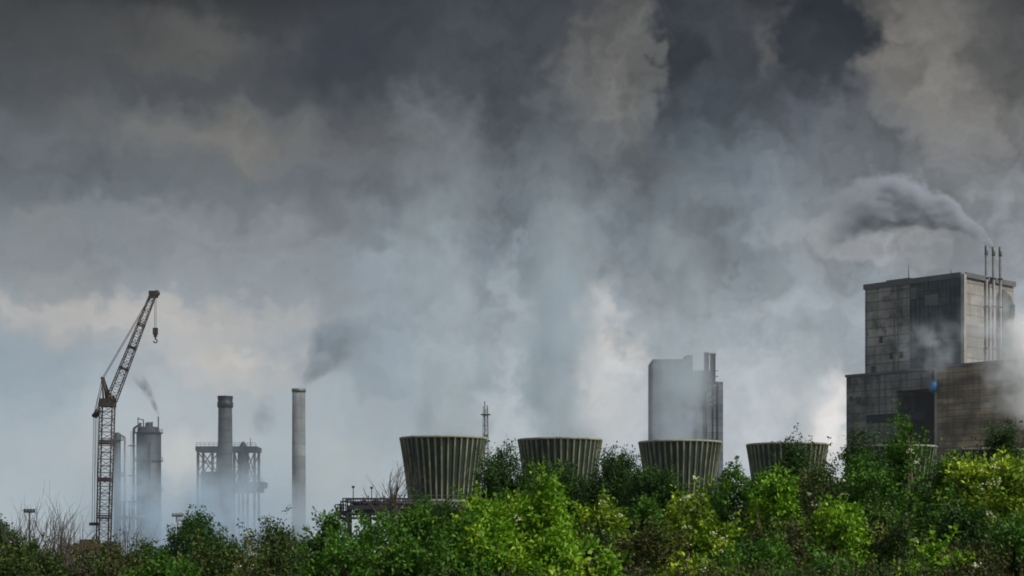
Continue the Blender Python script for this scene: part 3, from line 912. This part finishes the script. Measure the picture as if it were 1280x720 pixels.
for i in range(16):
    x = rx_(426 + i * 4.2); y = rnd_.uniform(-1.2, 1.2)
    b.bar((x, y, rz_(640)), (x, y, rz_(rnd_.uniform(619, 629))), .07, n=5)
    if i % 3 == 0: b.bar((x, y, rz_(628)), (x + rnd_.uniform(.6, 1.6), y, rz_(rnd_.uniform(622, 634))), .08, n=5)
    b.bar((x, -1.4, rz_(646)), (x + .35, 1.4, rz_(638)), .06, n=4)
for q in (643, 648): b.bar((rx_(426), -1.3, rz_(q)), (rx_(500), -1.3, rz_(q)), .13, n=6)
b.build('pipework', M['rack'], pr)
for px, py in ((441.5, 610), (464.5, 611)):
    b = MB(); b.bar((rx_(px), 0, rz_(632)), (rx_(px), 0, rz_(py)), .06, .05, n=5); b.box(rx_(px) - .14, rx_(px) + .14, -.14, .14, rz_(py), rz_(py) + .22); b.build('lamp_post', M['rack'], pr)

# ------------------------------------------------------------------ vegetation
def quads_object(name, V4, mats, parent=None, mi=None):
    """V4: (n, 4, 3) leaf corners -> one mesh"""
    n = len(V4)
    me = bpy.data.meshes.new(name)
    me.vertices.add(n * 4)
    me.vertices.foreach_set('co', np.ascontiguousarray(V4, dtype=np.float32).ravel())
    me.loops.add(n * 4)
    me.loops.foreach_set('vertex_index', np.arange(n * 4, dtype=np.int32))
    me.polygons.add(n)
    me.polygons.foreach_set('loop_start', np.arange(0, n * 4, 4, dtype=np.int32))
    me.polygons.foreach_set('loop_total', np.full(n, 4, dtype=np.int32))
    for m in (mats if isinstance(mats, (list, tuple)) else [mats]): me.materials.append(m)
    if mi is not None: me.polygons.foreach_set('material_index', np.asarray(mi, dtype=np.int32))
    me.update(calc_edges=True)
    o = bpy.data.objects.new(name, me)
    COL.objects.link(o)
    if parent is not None: o.parent = parent
    return o


def norm(a):
    return a / (np.linalg.norm(a, axis=-1, keepdims=True) + 1e-9)


def leaves_along(rng, base, tip, per, rad, L, W):
    """leaves set along shoots from BASE to TIP, each (n,3)"""
    n = len(base)
    t = rng.random((n, per)) ** .8
    p = base[:, None] + (tip - base)[:, None] * t[..., None]
    off = norm(rng.normal(size=(n, per, 3)))
    r = rad * (1.05 - .75 * t) * rng.random((n, per)) ** .5
    p = (p + off * r[..., None]).reshape(-1, 3)
    ax = norm(off.reshape(-1, 3) * .9 + np.array([0, 0, .15]) + rng.normal(size=(n * per, 3)) * .5)
    nrm = norm(rng.normal(size=(n * per, 3)) * .7 + np.array([0, 0, .8]))
    s = norm(np.cross(ax, nrm))
    LL = L * (.6 + .7 * rng.random((n * per, 1))); WW = W * (.6 + .7 * rng.random((n * per, 1)))
    fold = np.cross(s, ax) * WW * .25
    return np.stack([p, p + ax * LL * .45 + s * WW * .5 + fold, p + ax * LL, p + ax * LL * .45 - s * WW * .5 + fold], axis=1)


def shrub(name, label, cat, px, Y, top_py, w_px, mat, seed, dens=1.0, leaf=.10, spike=.5, group='shrubs and small trees of the hedge', blossoms=0, lean=0.0, base_frac=.12):
    rng = np.random.default_rng(seed)
    H = gz(top_py, Y)
    W = w_px * 1.18 / FPX * Y / 2
    root = thing(name, label, cat, (gx(px, Y), Y, 0), group=group)
    # lobes
    nl = max(4, int(4 + W * 2.4))
    lob = []
    for i in range(nl):
        u = (i + .5) / nl * 2 - 1
        x = u * W * .72 + rng.normal() * W * .12
        y = rng.normal() * W * .38
        hh = H * (1 - .42 * abs(u) ** 1.7) * (.80 + .2 * rng.random())
        r = min(W * .55, H * .26) * (.75 + .5 * rng.random())
        lob.append((x + lean * hh, y, hh - r * .9, r))
        if rng.random() < .95: lob.append((x * 1.05 + lean * hh * .6, y + rng.normal() * W * .2, (hh - r) * (.5 + .2 * rng.random()), r * 1.15))
        lob.append((x, y - r * .3, hh * .3, r * 1.1))
    if H > 2.4 * W:
        for zz_ in np.arange(H * .3, H * .93, W * .7):
            lob.append((lean * zz_ + rng.normal() * W * .15, rng.normal() * W * .2, zz_, W * (.85 - .45 * zz_ / H)))
    lob[nl // 2 if nl // 2 < len(lob) else 0] = (lean * H, 0, H - .42 * min(W, H * .3), .42 * min(W, H * .3))
    bases = []; tips = []
    for (x, y, z, r) in lob:
        ns = int(84 * dens * max(.5, r / .6) ** 1.7)
        d = norm(rng.normal(size=(ns, 3)) + np.array([0, 0, .25]))
        rad = r * (.45 + .6 * rng.random((ns, 1)))
        bpt = np.array([x, y, z]) + d * rad
        up = norm(d * .7 + np.array([0, 0, .75]) + rng.normal(size=(ns, 3)) * .35)
        ln = (.22 + .4 * rng.random((ns, 1)) ** 2 * (1 + spike)) * (H / 3.6) ** .5
        bases.append(bpt); tips.append(bpt + up * ln)
    # leaders that stick out of the top
    ne = int(7 + 10 * spike * W)
    ex = rng.uniform(-.85, .85, ne)
    eb = np.stack([ex * W + lean * H, rng.normal(size=ne) * W * .3, H * (1 - .38 * np.abs(ex) ** 1.7) - .5 - .45 * spike - .3 * rng.random(ne)], 1)
    et = eb + np.stack([rng.normal(size=ne) * .12, rng.normal(size=ne) * .12, .45 + spike * .5 * rng.random(ne)], 1)
    bases.append(eb); tips.append(et)
    bs = np.concatenate(bases); ts = np.concatenate(tips)
    ph = rng.uniform(0, 6, 6)
    cl = (np.sin(bs[:, 0] * 5.2 + ph[0] + 1.3 * np.sin(bs[:, 2] * 3.1 + ph[1])) + np.sin(bs[:, 2] * 5.6 + ph[2] + 1.3 * np.sin(bs[:, 0] * 2.7 + ph[3])) + np.sin(bs[:, 1] * 5 + ph[4]))
    sel = cl + rng.normal(size=len(bs)) * .5 > (-.8 if dens > 1.2 else -.3)
    bs, ts = bs[sel], ts[sel]
    keep = bs[:, 2] > H * base_frac
    bs, ts = bs[keep], ts[keep]
    V4 = leaves_along(rng, bs, ts, int(26), .17, leaf, leaf * .62)
    quads_object('crown', V4, mat, root)
    # trunk and limbs
    t = MB()
    rnd = random.Random(seed)
    tr = .035 + .02 * H
    fork = Vector((lean * H * .2, 0, H * .22))
    t.path([Vector((0, 0, -.1)), Vector((rnd.uniform(-.05, .05), 0, H * .1)), fork], [tr * 1.3, tr, tr * .85], 7)
    for (x, y, z, r) in lob:
        e = Vector((x, y, z + r * .3))
        mid = fork.lerp(e, .5) + Vector((rnd.uniform(-.15, .15), rnd.uniform(-.15, .15), .12))
        t.path([fork, mid, e], [tr * .5, tr * .33, .012], 5)
    idx = rng.choice(len(bs), min(len(bs), 160), replace=False)
    for i in idx:
        a = Vector(bs[i]); bb = Vector(ts[i])
        near = min(lob, key=lambda q: (a.x - q[0]) ** 2 + (a.z - q[2]) ** 2)
        t.bar(Vector(near[:3]), a, .012, .008, n=3); t.bar(a, bb, .008, .004, n=3)
    t.build('trunk', M['bark'], root)
    if blossoms:
        # flat flower heads facing outwards and up, mostly on the sunny side
        out = np.argsort(-(ts[:, 2] / H * .6 - ts[:, 1] / W * .7 + rng.random(len(ts)) * .9))[:blossoms]
        c = ts[out] + np.array([0, -.06, .03])
        per = 16
        off = rng.normal(size=(len(c), per, 3)) * np.array([.05, .05, .025])
        p = (c[:, None] + off).reshape(-1, 3)
        ax = norm(rng.normal(size=p.shape)); nn = norm(rng.normal(size=p.shape) * .6 + np.array([.1, -.5, .8])); s = norm(np.cross(ax, nn)); ax = np.cross(nn, s)
        q = .022
        quads_object('blossoms', np.stack([p - ax * q, p + s * q, p + ax * q, p - s * q], 1), M['blossom'], root)
    return root


D, MI, BR, YE, OL, RU = (M['leaf_' + q] for q in ('dark', 'mid', 'bright', 'yellow', 'olive', 'russet'))
SHRUBS = [
    # name, label, px, Y, top_py, width px, leaf, blossoms, spike, lean
    ('dark_tree', 'dark green tree edge cut by the frame beside the bare shrubs', -12, 50, 652, 50, D, 0, .3, 0),
    ('low_shrub', 'low olive brown shrub under the floodlight mast', 42, 40, 688, 90, OL, 0, .5, 0),
    ('low_shrub', 'low russet shrub at the foot of the lattice crane', 128, 40, 690, 80, RU, 0, .5, 0),
    ('low_shrub', 'low olive shrub between the crane and the dark round tree', 172, 43, 684, 66, OL, 0, .5, 0),
    ('dark_tree', 'dark green round tree below the hazy floodlight mast and furnace frame', 246, 52, 650, 112, D, 0, .3, 0),
    ('olive_shrub', 'loose olive shrub in front of the pale lone chimney', 346, 47, 652, 92, OL, 8, .6, 0),
    ('green_shrub', 'small green shrub between the lone chimney and the pipe rack', 414, 44, 656, 56, MI, 0, .6, 0),
    ('green_shrub', 'mid green shrub in front of the pipe rack trestles', 474, 41, 647, 70, MI, 0, .6, 0),
    ('dark_shrub', 'dark shrub hiding the foot of the first cooling tower', 540, 56, 619, 110, D, 0, .5, 0),
    ('green_shrub', 'mid green shrub just in front of the first cooling tower', 520, 43, 648, 62, MI, 0, .7, 0),
    ('green_shrub', 'low mid green shrub under the shaded foot of the first cooling tower', 575, 39, 662, 80, MI, 0, .6, 0),
    ('spire_tree', 'dark spire tree standing in the gap between first and second cooling tower', 627, 60, 571, 60, D, 0, .9, 0),
    ('bright_shrub', 'bright green tall shrub in front of the dark spire tree', 612, 42, 613, 74, BR, 0, .8, 0),
    ('bright_shrub', 'bright green shrub with one tall leader before the second cooling tower', 674, 40, 617, 78, BR, 3, 1.0, 0),
    ('dark_tree', 'dark tree covering the foot of the second cooling tower', 702, 62, 594, 104, D, 0, .5, 0),
    ('dark_tree', 'dark tree filling the gap between second and third cooling tower', 772, 60, 576, 82, D, 0, .4, 0),
    ('dark_tree', 'dark green tree covering the shaded side of the third cooling tower', 816, 58, 591, 70, D, 0, .4, 0),
    ('yellow_shrub', 'yellow topped shrub in front of the dark trees at the gap', 752, 41, 641, 74, YE, 6, .7, 0),
    ('green_shrub', 'deep green shrub with pale specks below the third cooling tower', 806, 43, 640, 66, MI, 6, .6, 0),
    ('yellow_shrub', 'yellow green sapling with cream flowers before the third tower base', 868, 40, 628, 62, YE, 22, .9, 0),
    ('round_shrub', 'large rounded dark green shrub beside the third cooling tower', 932, 48, 583, 96, MI, 0, .4, 0),
    ('bright_shrub', 'narrow bright green shoot leaning against the large rounded shrub', 958, 42, 612, 40, BR, 0, .9, .06),
    ('flowering_shrub', 'dark shrub with cream flowers below the fourth cooling tower', 1034, 46, 584, 84, OL, 34, .7, 0),
    ('spire_tree', 'dark pointed sapling rising before the fourth cooling tower rim', 991, 56, 566, 20, D, 0, .8, 0),
    ('curved_sapling', 'dark sapling with bent top at the edge of the boiler house', 1058, 54, 548, 42, D, 0, .6, .10),
    ('green_shrub', 'mid green shrub under the fifth cooling tower rim', 1092, 44, 592, 84, MI, 6, .7, 0),
    ('tall_shrub', 'tall green shrub with ragged top before the dark bay of the boiler house', 1136, 48, 536, 42, MI, 6, 1.0, 0),
    ('tall_shrub', 'green shrub beside the ragged tall shrub at the tan hall corner', 1180, 47, 588, 46, MI, 3, .8, 0),
    ('yellow_shrub', 'sunlit yellow green shrub before the tan turbine hall', 1222, 42, 590, 76, YE, 14, .8, 0),
    ('spire_tree', 'dark pointed tree against the wall of the tan turbine hall', 1252, 60, 545, 40, D, 0, .7, 0),
    ('yellow_shrub', 'yellow leaved shrub cut by the frame below the tan hall', 1262, 39, 592, 76, YE, 16, .8, 0),
    ('green_shrub', 'low bright green bush in front of the flowering dark shrub', 1046, 38, 640, 60, BR, 0, .6, 0),
    ('dark_shrub', 'low dark shrub between sapling and large rounded shrub', 898, 52, 622, 60, D, 0, .4, 0),
    ('dark_shrub', 'dark undershrub below the sunlit yellow shrubs', 1200, 37, 640, 110, D, 0, .5, 0),
    ('olive_shrub', 'olive brown undershrub below the yellow topped shrub', 740, 37, 668, 110, OL, 0, .6, 0),
    ('olive_shrub', 'russet undershrub below the flowering dark shrub', 1000, 36, 664, 110, RU, 4, .6, 0),
    ('bright_shrub', 'low bright green shrub at the bottom edge before the tall leader', 618, 35, 668, 80, BR, 0, .6, 0),
    ('green_shrub', 'low green shrub at the bottom edge before the pipe rack', 430, 36, 680, 90, MI, 0, .6, 0),
    ('low_shrub', 'low green shrub at the bottom edge before the dark round tree', 262, 35, 686, 90, OL, 0, .5, 0),
    ('low_shrub', 'low olive shrub at the bottom edge before the loose olive shrub', 345, 34, 690, 90, OL, 2, .5, 0),
    ('low_shrub', 'low deep green shrub at the bottom edge before the pipe rack end', 500, 34, 674, 90, MI, 0, .5, 0),
    ('low_shrub', 'low mid green shrub at the bottom edge before the shaded tower foot', 566, 33, 684, 80, MI, 0, .6, 0),
    ('low_shrub', 'low bright shrub at the bottom edge just under the tall leader', 684, 34, 672, 80, BR, 0, .6, 0),
    ('low_shrub', 'low russet shrub at the bottom edge before the yellow topped shrub', 800, 33, 676, 90, RU, 3, .6, 0),
    ('low_shrub', 'low yellow shrub at the bottom edge before the flowering sapling', 862, 33, 680, 80, YE, 4, .6, 0),
    ('low_shrub', 'low green shrub at the bottom edge before the rounded shrub', 940, 34, 668, 80, MI, 0, .6, 0),
    ('low_shrub', 'low olive shrub at the bottom edge before the tall ragged shrub', 1120, 34, 664, 110, OL, 3, .6, 0),
    ('low_shrub', 'low russet shrub at the bottom edge before the sunlit yellow shrub', 1216, 32, 676, 80, RU, 2, .6, 0),
    ('low_shrub', 'low green shrub at the bottom corner under the yellow leaved shrub', 1276, 33, 656, 60, MI, 2, .6, 0),
    ('low_shrub', 'low yellow green shrub at the bottom edge between bright and russet shrubs', 735, 32, 690, 80, BR, 0, .6, 0),
    ('low_shrub', 'low green shrub at the bottom edge under the flowering dark shrub', 1016, 32, 690, 90, MI, 2, .6, 0),
    ('low_shrub', 'low bright shrub at the bottom edge before the dark undershrub', 1168, 32, 690, 80, BR, 0, .6, 0),
    ('low_shrub', 'low green shrub at the bottom edge before the russet crane shrub', 110, 32, 702, 90, OL, 0, .5, 0),
    ('low_shrub', 'low green shrub at the bottom corner under the bare shrubs', 22, 32, 698, 90, OL, 0, .5, 0),
    ('low_shrub', 'low mid green shrub at the bottom edge near the small olive shrub', 195, 32, 700, 90, MI, 0, .5, 0),
    ('green_shrub', 'green shrub carrying the hedge on past the tan turbine hall', 1338, 42, 600, 90, MI, 0, .6, 0),
    ('dark_shrub', 'dark shrub carrying the hedge on past the tan turbine hall', 1400, 46, 596, 110, D, 0, .4, 0),
    ('olive_shrub', 'olive shrub carrying the hedge on past the bare shrubs', -75, 42, 676, 100, OL, 0, .5, 0),
    ('dark_shrub', 'dark shrub filling the hedge behind the bright tall shrub', 640, 66, 628, 130, D, 0, .4, 0),
    ('dark_shrub', 'dark shrub filling the hedge behind the deep green specked shrub', 800, 66, 622, 150, D, 0, .4, 0),
    ('dark_shrub', 'dark shrub filling the hedge behind the flowering dark shrub', 1020, 64, 598, 120, D, 0, .4, 0),
    ('dark_shrub', 'dark shrub filling the hedge behind the mid green shrub', 1110, 62, 602, 110, D, 0, .4, 0),
    ('dark_shrub', 'dark shrub filling the hedge behind the sunlit yellow shrub', 1215, 64, 606, 120, D, 0, .4, 0),
]
for i, (nm, lb, px, Y, tp, w, mt, bl, spk, ln) in enumerate(SHRUBS):
    shrub(nm, lb, 'tree' if 'tree' in nm or 'sapling' in nm else 'shrub', px, Y, tp, w, mt, 100 + i, spike=spk, blossoms=(bl if bl > 10 else bl // 2), lean=ln, dens=1.45 if mt is D else 1.0, leaf={D.name: .085, BR.name: .115, YE.name: .12, OL.name: .08, RU.name: .08}.get(mt.name, .098))


def bare(name, label, px, Y, top_py, w_px, seed, group='bare leafless shrubs', stems=7, cat='bare shrub', wide=.5):
    rnd = random.Random(seed)
    H = gz(top_py, Y); W = w_px / FPX * Y / 2
    root = thing(name, label, cat, (gx(px, Y), Y, 0), group=group)
    def grow(mb, p, d, ln, r, depth):
        n = 4
        pts = [p]; rr = [r]
        for i in range(n):
            d = (d + Vector((rnd.gauss(0, .13), rnd.gauss(0, .13), .07))).normalized()
            pts.append(pts[-1] + d * ln / n); rr.append(r * (1 - .5 * (i + 1) / n))
        mb.path(pts, rr, 4)
        if depth > 0:
            for k_ in range(rnd.randint(3, 5)):
                i = rnd.randint(1, n)
                nd = (d + Vector((rnd.gauss(0, wide), rnd.gauss(0, wide), rnd.uniform(0, .5)))).normalized()
                grow(mb, pts[i], nd, ln * rnd.uniform(.4, .62), rr[i] * .6, depth - 1)
    if cat == 'bare tree':
        mb = MB(); grow(mb, Vector((0, 0, 0)), Vector((0, 0, 1)), H * .55, .17, 0); mb.build('trunk', M['twig'], root)
        st = [(Vector((0, 0, H * f)), Vector((rnd.gauss(0, .5), rnd.gauss(0, .4), .9)).normalized()) for f in (.3, .35, .38, .4, .42, .44, .46, .48, .5, .52, .54, .55)]
        for p, d in st:
            mb = MB(); grow(mb, p, d, H * .40, .085, 2); mb.build('branch', M['twig'], root)
    else:
        mb = MB()
        for s in range(stems):
            x = rnd.uniform(-1, 1) * W * .7
            grow(mb, Vector((x, rnd.uniform(-.5, .5), 0)), Vector((x / W * .15, 0, 1)).normalized(), H * rnd.uniform(.6, .85), .034, 2)
        mb.build('branches', M['twig'], root)
bare('bare_shrub', 'bare twiggy shrub between mast and dark tree edge', 24, 44, 662, 26, 1, stems=9)
bare('bare_shrub', 'bare twiggy shrub spreading around the floodlight mast', 56, 45, 657, 44, 2, stems=16)
bare('bare_shrub', 'bare twiggy shrub, densest and tallest of the leafless ones', 84, 43, 655, 40, 3, stems=20)
bare('bare_shrub', 'thin bare shrub touching the foot of the crane mast', 110, 46, 656, 24, 4, stems=5)
bare('bare_shrub', 'thin bare shrub beside the low russet shrub and slender column', 160, 46, 668, 40, 5, stems=6)
bare('bare_tree', 'leafless tree rising from behind the pipe rack', 489, 175, 582, 44, 6, cat='bare tree', group='bare leafless trees')

# weeds and rank grass along the near edge
rng = np.random.default_rng(5)
def blades(n, y0, y1, h0, h1, spread, width, seed):
    r = np.random.default_rng(seed)
    Yv = r.uniform(y0, y1, n)
    X = r.uniform(-.31, .31, n) * Yv
    clump = .5 + .5 * np.sin(X * .9 + np.sin(X * .37) * 2 + Yv * .5)
    h = (h0 + (h1 - h0) * r.random(n) ** 1.5 * (.5 + .5 * clump))
    h = h * (.80 + .20 * np.clip((X / Yv + .12) / .2, 0, 1))
    p = np.stack([X, Yv, np.zeros(n)], 1)
    bend = np.stack([r.normal(size=n) * spread, r.normal(size=n) * spread, h], 1)
    tip = p + bend
    mid = p + bend * np.array([.35, .35, .55])
    a = r.uniform(0, math.pi, n)
    s = np.stack([np.cos(a), np.sin(a) * .5, np.zeros(n)], 1) * width
    lower = np.stack([p - s, p + s, mid + s * .8, mid - s * .8], 1)
    upper = np.stack([mid - s * .8, mid + s * .8, tip + s * .15, tip - s * .15], 1)
    return np.concatenate([lower, upper]), tip
V, tip = blades(6000, 27, 40, .9, 1.7, .22, .011, 9)
tip = tip[tip[:, 2] > 1.2]
heads = leaves_along(np.random.default_rng(3), tip - np.array([0, 0, .45]), tip, 7, .06, .06, .025)
tag(quads_object('dry_weeds', np.concatenate([V, heads]), M['weed']), 'rank brown dry weeds along the near edge of the thicket', 'weeds', kind='stuff')
V, tip = blades(4000, 27, 42, 1.0, 1.7, .3, .010, 19)
tip = tip[tip[:, 2] > 1.05]
heads = leaves_along(np.random.default_rng(4), tip - np.array([0, 0, .6]), tip, 12, .13, .09, .045)
tag(quads_object('green_weeds', np.concatenate([V, heads]), M['weed_green']), 'leafy green weeds growing between the dry stalks', 'weeds', kind='stuff')


# ------------------------------------------------------------------ smoke, steam, haze
def plume(name, label, base, rot, H, r0, k1, a, b2, dens, color, nscale, warp, fade=(.04, .6), contrast=(.38, .62), aniso=.2, cat='steam', rpow=1.0, seed=0.0, edge=.35):
    """smoke trail: axis bends as a*z + b2*z^2 (local x), radius r0 + k1*z^rpow"""
    m = bpy.data.materials.new(name + ' vapour'); m.use_nodes = True
    q = G(m.node_tree); q.n.clear()
    out = q.n.new('ShaderNodeOutputMaterial')
    tcn = q.n.new('ShaderNodeTexCoord'); co = tcn.outputs['Object']
    sco = q.vmath('ADD', co, (seed * 17.3, seed * 7.1, seed * 3.7))
    x, y, z = q.sep(co)
    zc = q.math('MAXIMUM', z, 0.0)
    rad = q.math('ADD', q.math('MULTIPLY', q.math('POWER', zc, rpow), k1), r0)
    n1 = q.noise(q.vmath('MULTIPLY', sco, (1, 1, .8)), nscale, 5.0, 0.6, col=True)
    off = q.vmath('MULTIPLY', q.vmath('SUBTRACT', n1, (.5, .5, .5)), q.comb(rad, rad, rad))
    off = q.vmath('MULTIPLY', off, (warp, warp, warp))
    wx, wy, wz = q.sep(q.vmath('ADD', co, off))
    cx = q.math('ADD', q.math('MULTIPLY', zc, a), q.math('MULTIPLY', q.math('MULTIPLY', zc, zc), b2))
    ddx = q.math('SUBTRACT', wx, cx)
    d = q.math('DIVIDE', q.math('SQRT', q.math('ADD', q.math('MULTIPLY', ddx, ddx), q.math('MULTIPLY', wy, wy))), rad)
    core = q.mr(d, .92, edge, 0, 1)
    n2 = q.noise(q.vmath('MULTIPLY', sco, (1, 1, .55)), nscale * 1.6, 5.0, 0.6)
    lumps = q.mr(n2, contrast[0], contrast[1], .08, 1)
    t = q.math('DIVIDE', zc, H)
    fd = q.math('MULTIPLY', q.mr(t, 0, fade[0]), q.mr(t, fade[1], 1.0, 1, 0))
    thin = q.math('DIVIDE', r0, rad)
    dn = q.math('MULTIPLY', q.math('MULTIPLY', q.math('MULTIPLY', core, lumps), q.math('MULTIPLY', fd, dens)), q.math('POWER', thin, .6))
    pv = q.n.new('ShaderNodeVolumePrincipled')
    pv.inputs['Color'].default_value = (*color, 1); pv.inputs['Anisotropy'].default_value = aniso
    q.l.new(dn, pv.inputs['Density'])
    q.l.new(pv.outputs[0], out.inputs['Volume'])
    mb = MB(); n = 18; L = 14
    vs = []; fs = []
    for i in range(L + 1):
        zz = H * i / L
        r = (r0 + k1 * zz ** rpow) * 1.08
        c = a * zz + b2 * zz * zz
        for k_ in range(n):
            t_ = 2 * math.pi * k_ / n
            vs.append((c + r * math.cos(t_), r * math.sin(t_), zz))
    for i in range(L):
        for k_ in range(n):
            fs.append((i * n + k_, i * n + (k_ + 1) % n, (i + 1) * n + (k_ + 1) % n, (i + 1) * n + k_))
    fs.append(tuple(range(n - 1, -1, -1))); fs.append(tuple(L * n + k_ for k_ in range(n)))
    mb.add(vs, fs)
    o = mb.build(name, m, loc=base)
    o.rotation_euler = rot
    return tag(o, label, cat, kind='stuff')


def puff(name, label, c, sx, sy, sz, dens, color, nscale, warp=.8, contrast=(.36, .64), cat='steam', seed=0.0, aniso=.2, edge=.2):
    """drifting bank of vapour: an ellipsoid of noisy density"""
    m = bpy.data.materials.new(name + ' vapour'); m.use_nodes = True
    q = G(m.node_tree); q.n.clear()
    out = q.n.new('ShaderNodeOutputMaterial')
    tcn = q.n.new('ShaderNodeTexCoord'); co = tcn.outputs['Object']
    sco = q.vmath('ADD', co, (seed * 17.3, seed * 7.1, seed * 3.7))
    u = q.vmath('MULTIPLY', co, (1 / sx, 1 / sy, 1 / sz))
    n1 = q.noise(sco, nscale, 5.0, 0.6, col=True)
    u = q.vmath('ADD', u, q.vmath('MULTIPLY', q.vmath('SUBTRACT', n1, (.5, .5, .5)), (warp, warp, warp)))
    core = q.mr(q.vmath('LENGTH', u), .9, edge, 0, 1)
    n2 = q.noise(sco, nscale * 1.7, 5.0, 0.6)
    dn = q.math('MULTIPLY', q.math('MULTIPLY', core, q.mr(n2, contrast[0], contrast[1], .1, 1)), dens)
    pv = q.n.new('ShaderNodeVolumePrincipled')
    pv.inputs['Color'].default_value = (*color, 1); pv.inputs['Anisotropy'].default_value = aniso
    q.l.new(dn, pv.inputs['Density']); q.l.new(pv.outputs[0], out.inputs['Volume'])
    mb = MB(); N = 20; K = 10
    prof = [(max(.01, math.sin(math.pi * i / K)), -math.cos(math.pi * i / K)) for i in range(K + 1)]
    mb.lathe(prof, N)
    mb.v = [(x * sx, y * sy, max(z * sz, -c[2] + .1)) for x, y, z in mb.v]
    o = mb.build(name, m, loc=c)
    return tag(o, label, cat, kind='stuff')


SM = (.70, .82, .93)
ST = (.72, .81, .88)
WH = (.90, .94, .98)
GR = (.78, .81, .84)
DK = (.50, .51, .54)
for i, (t, lb) in enumerate(zip(tops, ['steam column rising from the first cooling tower', 'steam column rising from the second cooling tower',
                                       'steam column rising from the third cooling tower', 'faint steam rising from the fourth cooling tower'])):
    plume('steam_plume', lb, t + Vector((0, 0, -.4)), (0, 0, 0), 48, 5.2, .13, (-.05, .02, .03, .05)[i], .0006, (.34, .32, .26, .12)[i], ST, .10, 1.3, seed=i + 1, fade=(.008, .05))
# smoke blown from the slim stacks
sb = Vector((gx(1242, 509), 509, 89.2))
plume('smoke_plume', 'dark smoke trail blown from the slim exhaust stacks', sb, (0, R(-80), 0), 50, .8, .66, .62, -.0126, 3.4, (.56, .60, .66), .15, 1.6, seed=7, fade=(.01, .55), cat='smoke', rpow=.75, edge=.5)
plume('smoke_wisp', 'thin smoke wisp leaving the thick distillation column', Vector((gx(199, 600), 598.5, gz(520, 600))), (0, R(-14), 0), 17, .5, .24, -.05, -.012, 1.5, (.40, .44, .48), .3, 1.2, seed=8, fade=(.02, .4), cat='smoke')
plume('smoke_plume', 'grey smoke drifting from the pale lone chimney', Vector((gx(374, 700), 700, gz(487, 700))), (0, R(42), 0), 38, 1.9, .42, -.15, .004, .34, (.50, .57, .65), .12, 1.6, seed=9, fade=(.12, .5), cat='smoke')
puff('smoke_puff', 'slate grey smoke cloud hanging beyond the pale lone chimney', Vector((gx(424, 705), 705, gz(428, 705))), 17, 8, 14, .17, (.42, .50, .58), .10, warp=1.3, cat='smoke', seed=21)
puff('smoke_puff', 'faint slate smoke cloud between furnace frame and pale chimney', Vector((gx(330, 650), 650, gz(522, 650))), 8, 5, 11, .14, (.42, .50, .58), .14, warp=1.3, cat='smoke', seed=22)
# vapour lying round the plants
puff('steam_bank', 'white steam boiling in front of the tan turbine hall', Vector((gx(1288, 455), 455, gz(464, 455))), 15, 9, 19, .8, (.97, .98, .99), .10, seed=2)
puff('steam_bank', 'thin steam drifting across the sunlit end wall', Vector((gx(1240, 480), 480, gz(410, 480))), 13, 7, 17, .13, WH, .10, seed=3)
puff('steam_bank', 'faint steam in front of the slate cladding', Vector((gx(1166, 478), 478, gz(432, 478))), 12, 5, 12, .13, ST, .12, seed=4)
puff('steam_bank', 'pale steam veiling the far grey power block', Vector((gx(846, 860), 860, gz(528, 860))), 21, 12, 38, .12, (.62, .71, .80), .05, seed=5)
puff('thin_mist', 'thin blue mist hanging over the whole refinery', Vector((gx(255, 545), 545, gz(640, 545))), 62, 16, 46, .022, SM, .035, seed=31, contrast=(.2, .6))
puff('ground_mist', 'pale mist lying round the furnace frame', Vector((gx(290, 590), 590, gz(668, 590))), 34, 14, 34, .20, SM, .06, seed=6, contrast=(.3, .6))
puff('ground_mist', 'pale mist lying round the foot of the lone chimney', Vector((gx(385, 680), 680, gz(670, 680))), 24, 12, 26, .10, SM, .06, seed=14, contrast=(.3, .6))
puff('ground_mist', 'pale mist lying round the refinery columns', Vector((gx(170, 570), 570, gz(690, 570))), 30, 12, 44, .20, SM, .06, seed=11, contrast=(.3, .6))

# the air itself
hm = bpy.data.materials.new('hazy air'); hm.use_nodes = True
q = G(hm.node_tree); q.n.clear()
out = q.n.new('ShaderNodeOutputMaterial')
pv = q.n.new('ShaderNodeVolumePrincipled')
pv.inputs['Color'].default_value = (.82, .92, 1.0, 1); pv.inputs['Density'].default_value = .00006; pv.inputs['Anisotropy'].default_value = .1
q.l.new(pv.outputs[0], out.inputs['Volume'])
try:
    hm.cycles.homogeneous_volume = True
except Exception:
    pass
b = MB(); b.box(-1600, 1600, -120, 2700, -1, 122)
tag(b.build('haze', hm), 'pale industrial haze filling the air over the plant', 'haze', kind='stuff')
